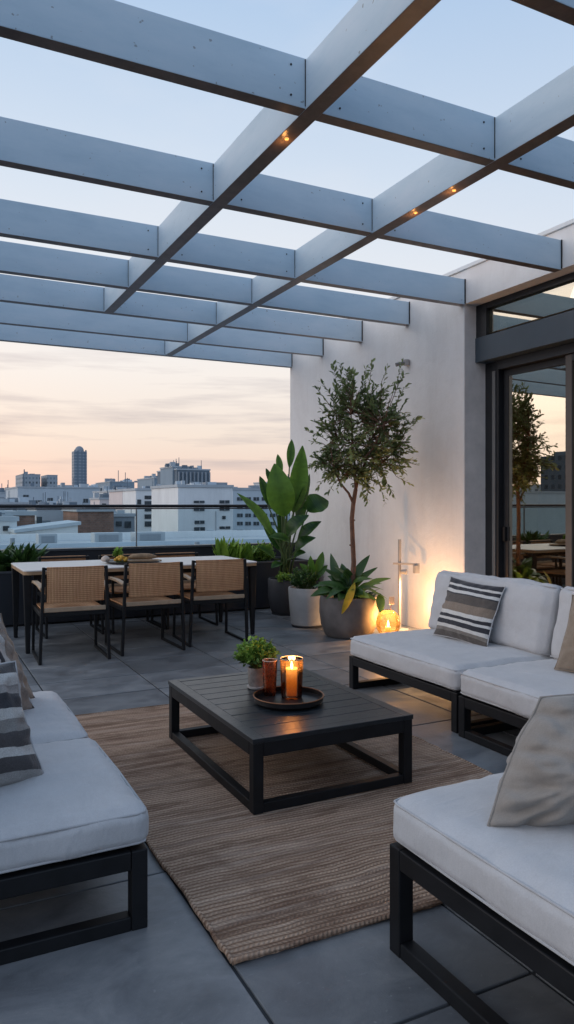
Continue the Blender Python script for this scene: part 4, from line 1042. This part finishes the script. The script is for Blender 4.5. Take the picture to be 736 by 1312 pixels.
# --- bird-of-paradise
dB = PB.x*SY + PB.y*CY
bp = thing('broad_leaf_plant', 'tall plant with huge paddle leaves in the dark pot', 'plant', (PB.x, PB.y, .40))
view = Vector((-SY, -CY, 0))
LV = [  # base, tip, width px, tint, depth offset base/tip, normal tweak, fold, arch
    ((365, 662), (352, 594), 33, .80, 0, -.05, (0, 0, .15), .10, .10),
    ((376, 657), (388, 571), 23, .72, .05, .08, (.25, 0, .1), .25, .04),
    ((371, 600), (374, 563), 10, .62, .1, .15, (.2, 0, .0), .3, .03),
    ((361, 608), (356, 582), 8, .66, .08, .12, (0, 0, 0), .3, .03),
    ((349, 686), (304, 632), 15, .74, -.1, -.25, (.2, 0, .8), .25, .10),
    ((344, 648), (333, 610), 12, .40, .15, .2, (.5, 0, .2), .2, .05),
    ((377, 656), (397, 607), 14, .22, .08, .12, (.8, 0, .1), .3, .05),
    ((394, 655), (421, 642), 30, .30, .12, .22, (.1, 0, 1.0), .25, .14),
    ((369, 688), (396, 660), 19, .22, -.12, -.12, (.3, .3, .9), .35, .16),
    ((379, 706), (405, 689), 17, .18, -.10, -.16, (.3, .2, .9), .35, .14),
    ((372, 694), (344, 688), 14, .45, -.15, -.2, (0, .2, 1), .3, .12),
    ((352, 716), (330, 700), 12, .40, -.1, -.2, (0, .2, 1), .3, .12),
    ((366, 700), (358, 655), 16, .30, .1, .16, (.3, 0, .2), .25, .05),
    ((384, 690), (412, 668), 15, .20, .05, .1, (.2, 0, .9), .3, .12),
    ((358, 705), (336, 668), 13, .28, .12, .2, (.3, 0, .5), .3, .08),
    ((376, 715), (392, 708), 12, .30, -.12, -.2, (.2, .2, 1), .3, .12),
    ((382, 672), (383, 622), 18, .12, .16, .22, (.7, 0, .1), .3, .04),
    ((362, 722), (348, 728), 11, .35, -.12, -.25, (.2, .2, 1), .3, .12),
    ((348, 622), (341, 600), 8, .35, .2, .25, (.4, 0, .2), .3, .05)]
mb = MB(); st = MB(); ribs = MB()
for k, (b, tpx, wpx, ti, do, dt_, nn, fo, ar) in enumerate(LV):
    B, T = D(*b, dB + do), D(*tpx, dB + dt_)
    nrm = view + Vector(nn)
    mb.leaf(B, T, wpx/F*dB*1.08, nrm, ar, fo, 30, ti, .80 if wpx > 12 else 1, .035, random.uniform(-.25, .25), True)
    S = Vector((PB.x + random.uniform(-.07, .07), PB.y + random.uniform(-.07, .07), .40))
    mid = S.lerp(B, .55) + Vector((0, 0, .03)) + (S - PB)*.2
    st.tube([S, mid, B, B.lerp(T, .3) + view*(-.004)], [.015, .011, .008, .004], 7)
for o in (mb, st):
    o.v = [(x - PB.x, y - PB.y, z - .40) for x, y, z in o.v]
mb.build('leaves', M['banana_leaf'], bp, smooth='all'); st.build('stalks', M['stalk'], bp, smooth='all')
# low tuft round its foot
bush('ground_cover_plant', 'low pale green tuft at the rim of the dark pot', 'plant', (PB.x - .07, PB.y - .12, .40), .13, .10, 50, M['herb_leaf'], .034, .02, 31)

# --- white pot plants
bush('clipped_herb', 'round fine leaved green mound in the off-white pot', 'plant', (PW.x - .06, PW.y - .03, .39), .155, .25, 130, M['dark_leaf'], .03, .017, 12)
wp = thing('leafy_shoot', 'upright dull green shoot with broad leaves in the off-white pot', 'plant', (PW.x + .07, PW.y, .39))
mb = MB(); st = MB(); random.seed(6)
for b, tpx, w, ti in (((405, 735), (414, 707), 11, .5), ((402, 738), (398, 712), 10, .55), ((400, 738), (384, 722), 9, .65), ((405, 742), (420, 724), 9, .35), ((402, 744), (392, 732), 9, .4), ((404, 745), (412, 728), 8, .55), ((408, 750), (416, 762), 8, .4), ((398, 750), (390, 765), 8, .35)):
    B, T = D(*b, 8.12), D(*tpx, 8.12 + random.uniform(-.08, .08)); mb.leaf(B, T, w/F*8.12, view + Vector((random.uniform(-.5,.5), 0, .5)), .08, .25, 7, ti, .9)
    st.tube([wp.location, B], [.006, .004], 6)
for o in (mb, st): o.v = [(x - wp.location.x, y - wp.location.y, z - wp.location.z) for x, y, z in o.v]
mb.build('leaves', M['banana_leaf'], wp, smooth='all'); st.build('stalks', M['stalk'], wp, smooth='all')

# --- strap-leaved plant in the grey pot
dG = PG.x*SY + PG.y*CY
sp_ = thing('strap_leaf_plant', 'dark strap leaved plant round the foot of the slender tree', 'plant', (PG.x, PG.y, .36))
mb = MB(); random.seed(8)
TIP = [((424, 709), 10, .3, .1), ((438, 722), 11, .25, .15), ((474, 711), 10, .35, .12), ((484, 727), 8, .3, .05), ((501, 741), 9, .75, -.05), ((492, 756), 9, .6, -.2), ((414, 728), 10, .35, 0), ((408, 746), 10, .45, -.1),
       ((404, 762), 11, .5, -.22), ((418, 768), 11, .4, -.3), ((430, 742), 11, .4, -.1), ((456, 730), 9, .35, .2), ((468, 735), 10, .4, -.1), ((484, 770), 10, .35, -.3), ((497, 768), 10, .25, -.15), ((444, 764), 11, .35, -.32), ((465, 762), 10, .45, -.34), ((420, 738), 9, .2, .2), ((462, 722), 9, .25, .2), ((410, 756), 10, .3, .1), ((490, 748), 8, .5, .1), ((401, 752), 12, .45, -.1), ((398, 764), 12, .55, -.2), ((428, 726), 12, .5, -.1), ((445, 728), 11, .45, -.15), ((478, 742), 11, .55, -.2), ((486, 762), 11, .55, -.3), ((434, 770), 12, .5, -.36), ((452, 756), 12, .55, -.34), ((474, 766), 11, .6, -.34)]
for (tx, ty), w, ti, do in TIP:
    T = D(tx, ty, dG + do); S = Vector((PG.x + random.uniform(-.1, .1), PG.y + random.uniform(-.1, .1), .365))
    # start part-way out so the broad blade reads
    B = S.lerp(T, .12) + Vector((0, 0, .03))
    hor = (T - S); hor.z = 0
    n_ = Vector((0, 0, 1)) + view*.6 - hor.normalized()*.3
    mb.leaf(B, T, w/F*dG*1.25, n_ + Vector((random.uniform(-.4,.4), random.uniform(-.4,.4), 0)), random.uniform(.1, .24), .25, 11, ti + random.uniform(-.08, .08), .8, .06, random.uniform(-.5, .5))
    for q_ in range(2):
        S2 = S + Vector((random.uniform(-.1,.1), random.uniform(-.1,.1), 0)); a = random.random()*6.28
        T2 = S2 + Vector((math.cos(a)*.15, math.sin(a)*.15, random.uniform(.06, .14))); mb.leaf(S2, T2, .05, (0, 0, 1), .12, .25, 6, random.uniform(.1, .45))
mb.v = [(x - PG.x, y - PG.y, z - .36) for x, y, z in mb.v]
mb.build('leaves', M['strap_leaf'], sp_, smooth='all')
B, T = D(455, 746, dG - .28), D(438, 787, dG - .335)
mb = MB(); mb.leaf(B, T, .075, view, .10, .2, 9, .6, .9); mb.v = [(x - PG.x, y - PG.y, z - .36) for x, y, z in mb.v]
mb.build('yellowed_leaf', M['yellow_leaf'], sp_, smooth='all', label='single yellowed leaf hanging over the pot rim')
B, T = D(487, 760, dG - .1), D(488, 786, dG - .2)
mb = MB(); mb.leaf(B, T, .09, view, .05, .2, 8, .3, .9); mb.v = [(x - PG.x, y - PG.y, z - .36) for x, y, z in mb.v]
mb.build('leaves', M['strap_leaf'], sp_, smooth='all')

# --- slender tree
tr = thing('olive_tree', 'slender tree with an airy small leaved crown in the grey stone pot', 'tree', (PG.x, PG.y, .36))
def TP(px, py, do=0): return D(px, py, dG + do) - Vector((PG.x, PG.y, .36))
mb = MB()
tk = [(449, 768), (452, 745), (453.5, 720), (452, 690), (451, 665), (453, 645), (456, 627)]
pts = [TP(*p) for p in tk]; pts[0] = TP(447, 772)
mb.tube(pts, [.036, .028, .025, .024, .023, .023, .021], 14)
mb.tube([pts[-1], TP(461, 610, .04), TP(470, 588, .08), TP(474, 560, .1)], [.019, .015, .011, .006], 10)
mb.tube([pts[-2], TP(447, 632, -.03), TP(437, 620, -.06), TP(428, 600, -.1), TP(424, 575, -.12)], [.015, .013, .011, .008, .004], 10)
mb.tube([pts[-1], TP(455, 600, -.05), TP(452, 570, -.1), TP(450, 530, -.1), TP(449, 500, -.1)], [.016, .013, .010, .006, .003], 10)
mb.tube([TP(461, 610, .04), TP(484, 598, .1), TP(504, 580, .15), TP(520, 560, .18)], [.012, .010, .007, .003], 8)
mb.tube([TP(455, 600, -.05), TP(478, 575, -.15), TP(492, 545, -.2), TP(500, 510, -.2)], [.012, .010, .007, .003], 8)
for y_ in (735, 700, 668): mb.tube([TP(452, y_), TP(455 if y_ != 700 else 448, y_ - 2)], [.012, .008], 8)
mb.build('trunk', M['bark'], tr, smooth=True)
random.seed(23)
lv, tw_ = MB(), MB()
hubs = [TP(*p) for p in ((461, 605, .04), (474, 565, .1), (428, 600, -.1), (452, 570, -.1), (450, 530, -.1), (504, 580, .15), (492, 545, -.2), (480, 590, .05), (440, 580, 0), (465, 540, .1), (430, 560, .05), (485, 570, .2))]
def twig(h, e, nl, L=.058, spread=1):
    d = e - h; m = h + d*.5 + Vector((random.gauss(0,.02), random.gauss(0,.02), random.gauss(.02,.02)))
    P_ = [h, m, e]; tw_.tube(P_, [.0042, .0028, .0012], 4)
    cur = lambda t: h*(1-t)**2 + m*2*t*(1-t) + e*t*t
    tint0 = random.gauss(.38, .13)
    out = Vector((e.x, e.y, 0)).normalized() if e.length else Vector((1,0,0))
    for k in range(nl):
        t = 1 - (k / nl) * .72 * spread; b = cur(max(.05, t)); tang = (e - m).normalized()
        side = tang.cross(Vector((random.gauss(0,.4), random.gauss(0,.4), 1))).normalized() * (1 if k % 2 else -1)
        dv = (tang*random.uniform(.45, 1.0) + side*random.uniform(.5, 1.0) + Vector((0,0,random.uniform(-.35,.45)))).normalized()
        l = L*random.uniform(.65, 1.25)
        lv.leaf(b, b + dv*l, l*random.uniform(.34, .46), (random.gauss(0,.6), random.gauss(0,.6), 1), random.uniform(0,.12), .2, 3, min(1, max(0, tint0 + random.gauss(0, .14))))
# crown envelope in picture measures: (px, py, half-width) blobs
blobs = [(466, 575, 58, 50, 60), (440, 555, 36, 46, 34), (496, 560, 40, 44, 42), (462, 530, 42, 44, 40), (425, 590, 28, 36, 26), (480, 600, 44, 30, 34), (512, 585, 24, 26, 26), (455, 500, 30, 28, 24), (493, 515, 28, 30, 24)]
wt = [58*50, 36*46, 40*44, 42*44, 28*36, 44*30, 24*26, 30*28, 28*30]
for k in range(640):
    cx, cy, rx, ry, rd = random.choices(blobs, wt)[0]
    while True:
        a, b, c = (random.uniform(-1, 1) for _ in range(3))
        r2 = a*a + b*b + c*c
        if .25 < r2 < 1: break
    e = TP(cx + a*rx, cy + b*ry, c*rd/F*dG)
    if noise.noise(e*4.0) < -.16: continue
    h = min(random.sample(hubs, 5), key=lambda q_: (q_ - e).length)
    if (h - e).length > .34: h = e + (h - e).normalized()*.32
    twig(h, e, random.randint(11, 17))
for px, py, bx, by in ((405, 497, 430, 530), (412, 490, 432, 520), (427, 468, 438, 515), (436, 466, 444, 505), (452, 478, 452, 515), (477, 464, 470, 510), (470, 472, 466, 510), (497, 470, 488, 520), (516, 463, 500, 515), (518, 480, 500, 520), (522, 492, 505, 530), (536, 537, 510, 555), (538, 536, 515, 560), (530, 575, 505, 575), (534, 596, 508, 588), (525, 620, 500, 598), (505, 635, 490, 605), (470, 645, 468, 605), (494, 645, 482, 605), (467, 640, 462, 610), (400, 566, 425, 575), (393, 552, 420, 565), (398, 600, 425, 590), (408, 624, 432, 598), (420, 632, 440, 605), (432, 628, 445, 605), (410, 515, 432, 545), (402, 540, 428, 555)):
    do = random.uniform(-.25, .2)
    twig(TP(bx, by, do*.6), TP(px, py, do), random.randint(13, 18), .06, 1.1)
lv.build('crown', M['olive_leaf'], tr); tw_.build('twigs', M['bark'], tr)

# --- planter plants
def spiky(name, label, loc, n, L, wid, mat, seed, spread=1.0, up=.8, tint=.4):
    random.seed(seed); t = thing(name, label, 'plant', loc); mb = MB()
    for k in range(n):
        a = random.random()*6.283; el = random.uniform(.25, 1.25)*up; d = Vector((math.cos(a)*math.cos(el)*spread, math.sin(a)*math.cos(el)*spread, math.sin(el)))
        s = Vector((random.gauss(0, .05), random.gauss(0, .04), 0)); l = L*random.uniform(.7, 1.15)
        mb.leaf(s, s + d*l, wid*random.uniform(.8, 1.2), Vector((0,0,1)) - d*.4 + Vector((random.gauss(0,.3), random.gauss(0,.3), 0)), .10, .25, 6, min(1, max(0, random.gauss(tint, .2))), 1.0, .04)
    mb.build('leaves', mat, t, smooth='all'); return t
def xat(px): return YP(px, 700, 8.9).x
spiky('spiky_shrub', 'dark green spiky shrub at the left end of the planter', (xat(30), 8.80, .57), 150, .34, .055, M['dark_leaf'], 41, 1.0, 1.0, .5)
spiky('spiky_shrub', 'dark green spiky shrub leaving the picture at the planter end', (xat(2), 8.90, .57), 110, .33, .055, M['dark_leaf'], 42, 1.0, 1.0, .45)
for k, (px, h_) in enumerate(((283, .33), (297, .31), (312, .27))):
    t = thing('leafy_green', ['bright lettuce-like green leaves at the end nearest the dining chairs', 'bright lettuce-like green leaves in the middle of the clump', 'bright lettuce-like green leaves closest to the broad leaved plant'][k], 'plant', (xat(px), 8.82, .55), 0)
    random.seed(50 + k); mb = MB()
    for q_ in range(24):
        a = random.random()*6.283; el = random.uniform(.95, 1.5); d = Vector((math.cos(a)*math.cos(el), math.sin(a)*math.cos(el)*.8, math.sin(el))); s = Vector((random.gauss(0,.03), random.gauss(0,.03), 0))
        mb.leaf(s, s + d*h_*random.uniform(.75, 1.2), .085*random.uniform(.8, 1.2), Vector((math.cos(a), math.sin(a), .3)), -.05, .2, 8, random.uniform(.3, 1), .75, .22)
    mb.build('leaves', M['lettuce_leaf'], t, smooth='all')
bush('round_shrub', 'small leaved green shrub in the planter behind the broad leaved plant', 'plant', (xat(334), 8.85, .55), .17, .26, 110, M['herb_leaf'], .04, .022, 61)

# ================================================================= LAMPS
# globe candle lantern on the floor
gl = Vector((4.22, 6.13, 0))
gt = thing('candle_lantern', 'round amber glass candle lantern on the floor beside the grey pot', 'lantern', gl)
MB().lathe([(0, 0), (.085, 0), (.09, .01), (.09, .05), (.0, .05)], (0,0,0), 36).build('base', M['pot_dark'], gt, smooth=True)
MB().lathe([(.088, .052), (.115, .10), (.122, .16), (.112, .22), (.085, .262), (.05, .285), (.03, .29)], (0,0,0), 40, cap=False).build('globe', M['globe_glass'], gt, smooth=True)
MB().tube([(.03, 0, .288), (.035, 0, .33), (.035, 0, .40)], .004, 6).build('hanger', M['copper'], gt)
MB().box((.01, -.004, .34), (.075, .004, .42)).build('tag', M['petal'], gt, bevel=.01)
cw = MB().lathe([(0, .051), (.03, .051), (.03, .12), (.0, .115)], (0,0,0), 24).build('candle', M['wax'], gt, smooth=True)
flame(cw, .117, 1.7)
point('lantern_light', (gl.x, gl.y, .22), 18, (1, .50, .17), .03)
# thin white floor lamp against the wall
fp = Vector((4.62, 6.50, 0))
d_ = fp.x*SY + fp.y*CY
fl_ = thing('floor_lamp', 'thin white floor lamp with two small heads against the wall', 'lamp', fp)
MB().lathe([(0, 0), (.10, 0), (.10, .012), (0, .014)], (0,0,0), 32).build('base', M['lamp_white'], fl_, smooth=True)
ztop = D(535, 691, d_).z; zx = D(535, 722, d_).z
MB().bar((0, 0, .014), (0, 0, ztop), .026, .026).build('pole', M['lamp_white'], fl_, bevel=.003)
rt_ = Vector((CY*.65 , -SY*1.5, 0)).normalized()
mpp = d_/F
MB().bar(-rt_*.05 + Vector((-.024,-.0,zx)), rt_*.235 + Vector((-.024,0,zx)), .014, .02).build('cross_arm', M['lamp_white'], fl_, bevel=.002)
hp_ = rt_*.075 + Vector((-.03, 0, zx - .085))
MB().tube([hp_ - rt_*.03, hp_ + rt_*.03], [.022, .028], 14).build('lamp_head', M['lamp_white'], fl_, smooth=True)
MB().bar(hp_ - rt_*.0 , rt_*.0 + Vector((-.0, 0, zx - .085)), .01, .01).build('head_stem', M['lamp_white'], fl_)
hb = rt_*.2 + Vector((-.024, 0, zx - .011))
MB().bar(hb, hb + Vector((0, 0, -.085)), .055, .05, (0, 1, 0)).build('lamp_head', M['lamp_white'], fl_, bevel=.004)
l = bpy.data.lights.new('reading_spot', 'SPOT'); l.energy = 85; l.color = (1, .58, .27); l.spot_size = R(130); l.spot_blend = 1; l.shadow_soft_size = .04
lo = bpy.data.objects.new('reading_spot', l); COL.objects.link(lo); lo.location = fp + hb + Vector((0, 0, -.11)); lo.rotation_euler = Vector((-.75, -.05, -1)).to_track_quat('-Z', 'Y').to_euler()
# low uplight behind the sofa washing the wall
up = thing('floor_uplight', 'small warm uplight on the floor behind the sofa', 'lamp', (4.70, 6.02, 0))
MB().lathe([(0, 0), (.05, 0), (.05, .05), (.042, .055), (.038, .045), (0, .045)], (0,0,0), 24).build('housing', M['black'], up, smooth=True)
MB().lathe([(0, .047), (.036, .047), (.034, .051), (0, .053)], (0,0,0), 20).build('lens', M['warm_emit'], up, smooth=True)
l = bpy.data.lights.new('uplight', 'SPOT'); l.energy = 27; l.color = (1, .60, .30); l.spot_size = R(150); l.spot_blend = 1; l.shadow_soft_size = .05
lo = bpy.data.objects.new('uplight', l); COL.objects.link(lo); lo.location = (4.60, 6.02, .10); lo.rotation_euler = Vector((-.35, 0, -1)).to_track_quat('-Z', 'Y').to_euler()
lo.rotation_euler = Vector((.45, .02, .8)).to_track_quat('-Z', 'Y').to_euler()
point('uplight_spill', (4.74, 5.93, .26), 3.6, (1, .55, .24), .05)
# one dim lamp burning in the room
point('room_light', (7.2, 4.5, 2.4), 30, (1, .66, .32), .2)

# ================================================================= SKY
w = bpy.data.worlds.new('World'); sc.world = w; w.use_nodes = True
nt = w.node_tree; nt.nodes.clear()
def wn(t): return nt.nodes.new('ShaderNode' + t)
out = wn('OutputWorld'); bg = wn('Background'); bg2 = wn('Background'); add = wn('AddShader')
sky = wn('TexSky'); sky.sky_type = 'NISHITA'; sky.sun_disc = False; sky.sun_elevation = R(1.5); sky.sun_rotation = R(-12)
nt.links.new(sky.outputs[0], bg2.inputs[0]); bg2.inputs[1].default_value = .02
tc = wn('TexCoord'); sep = wn('SeparateXYZ'); nt.links.new(tc.outputs['Generated'], sep.inputs[0])
def ramp(fac, stops):
    r = wn('ValToRGB')
    while len(r.color_ramp.elements) < len(stops): r.color_ramp.elements.new(.5)
    for e, (p, c) in zip(r.color_ramp.elements, stops): e.position = p; e.color = (*c, 1) if not isinstance(c, (int, float)) else (c, c, c, 1)
    nt.links.new(fac, r.inputs[0]); return r.outputs[0]
def wmath(op, a, b=None, c=None):
    m = wn('Math'); m.operation = op
    for v, i in ((a, 0), (b, 1), (c, 2)):
        if v is None: continue
        if hasattr(v, 'is_linked'): nt.links.new(v, m.inputs[i])
        else: m.inputs[i].default_value = v
    return m.outputs[0]
def wmix(f, a, b):
    m = wn('Mix'); m.data_type = 'RGBA'
    nt.links.new(f, m.inputs[0])
    for v, i in ((a, 6), (b, 7)):
        if hasattr(v, 'is_linked'): nt.links.new(v, m.inputs[i])
        else: m.inputs[i].default_value = (*v, 1)
    return m.outputs[2]
z = sep.outputs['Z']
warm = ramp(z, [(0, (.74, .57, .53)), (.035, (.82, .64, .57)), (.09, (.87, .75, .67)), (.17, (.90, .84, .80)), (.28, (.82, .84, .88)), (.40, (.66, .75, .87)), (.56, (.46, .61, .82)), (1, (.34, .47, .68))])
cool = ramp(z, [(0, (.42, .50, .62)), (.1, (.46, .57, .74)), (.3, (.42, .57, .80)), (.6, (.36, .50, .74)), (1, (.34, .47, .68))])
glow = ramp(z, [(0, (.85, .68, .62)), (.1, (1.1, .94, .88)), (.22, (1.75, 1.62, 1.58)), (.5, (1.75, 1.75, 1.82)), (1, (.34, .47, .68))])
az = wmath('ADD', wmath('MULTIPLY', sep.outputs['X'], -.30), wmath('MULTIPLY', sep.outputs['Y'], .95))
f = ramp(wmath('MULTIPLY_ADD', az, .5, .5), [(.2, 0), (.5, .42), (.68, .80), (.86, 1)])
ag = wmath('ADD', wmath('MULTIPLY', sep.outputs['X'], -.94), wmath('MULTIPLY', sep.outputs['Y'], .34))
fg = ramp(wmath('MULTIPLY_ADD', ag, .5, .5), [(.70, 0), (.93, 1)])
col = wmix(fg, wmix(f, cool, warm), glow)
# thin grey cloud bars low in the sky
mp = wn('Mapping'); mp.inputs['Scale'].default_value = (2.2, 2.2, 26); nt.links.new(tc.outputs['Generated'], mp.inputs[0])
ns = wn('TexNoise'); ns.inputs['Scale'].default_value = 1.5; ns.inputs['Detail'].default_value = 6; ns.inputs['Roughness'].default_value = .55; nt.links.new(mp.outputs[0], ns.inputs['Vector'])
cl = ramp(ns.outputs[0], [(.49, 0), (.64, .62)])
band = ramp(z, [(.015, 0), (.06, 1), (.16, .8), (.26, .0)])
cf = wmath('MULTIPLY', cl, band)
col = wmix(cf, col, (.46, .42, .46))
mp2 = wn('Mapping'); mp2.inputs['Scale'].default_value = (1.2, 1.2, 3.5); nt.links.new(tc.outputs['Generated'], mp2.inputs[0])
n2 = wn('TexNoise'); n2.inputs['Scale'].default_value = 2.2; n2.inputs['Detail'].default_value = 5; nt.links.new(mp2.outputs[0], n2.inputs['Vector'])
c2 = wmath('MULTIPLY', ramp(n2.outputs[0], [(.5, 0), (.75, .35)]), ramp(z, [(.15, 0), (.35, 1)]))
col = wmix(c2, col, (.78, .80, .86))
nt.links.new(col, bg.inputs[0]); bg.inputs[1].default_value = 1.0
nt.links.new(bg.outputs[0], add.inputs[0]); nt.links.new(bg2.outputs[0], add.inputs[1]); nt.links.new(add.outputs[0], out.inputs[0])

sl = bpy.data.lights.new('sun', 'SUN'); sl.energy = .22; sl.angle = R(30); sl.color = (1, .86, .80)
so = bpy.data.objects.new('sun', sl); COL.objects.link(so)
so.rotation_euler = Vector((.85, -.45, -.16)).to_track_quat('-Z', 'Y').to_euler()

sc.view_settings.view_transform = 'Standard'; sc.view_settings.look = 'None'; sc.view_settings.exposure = 0; sc.view_settings.gamma = 1
sc.render.engine = 'CYCLES'
sc.cycles.use_denoising = True
sc.cycles.max_bounces = 10; sc.cycles.transparent_max_bounces = 24; sc.cycles.diffuse_bounces = 4; sc.cycles.glossy_bounces = 5
sc.cycles.sample_clamp_indirect = 6
sc.cycles.caustics_reflective = False; sc.cycles.caustics_refractive = False
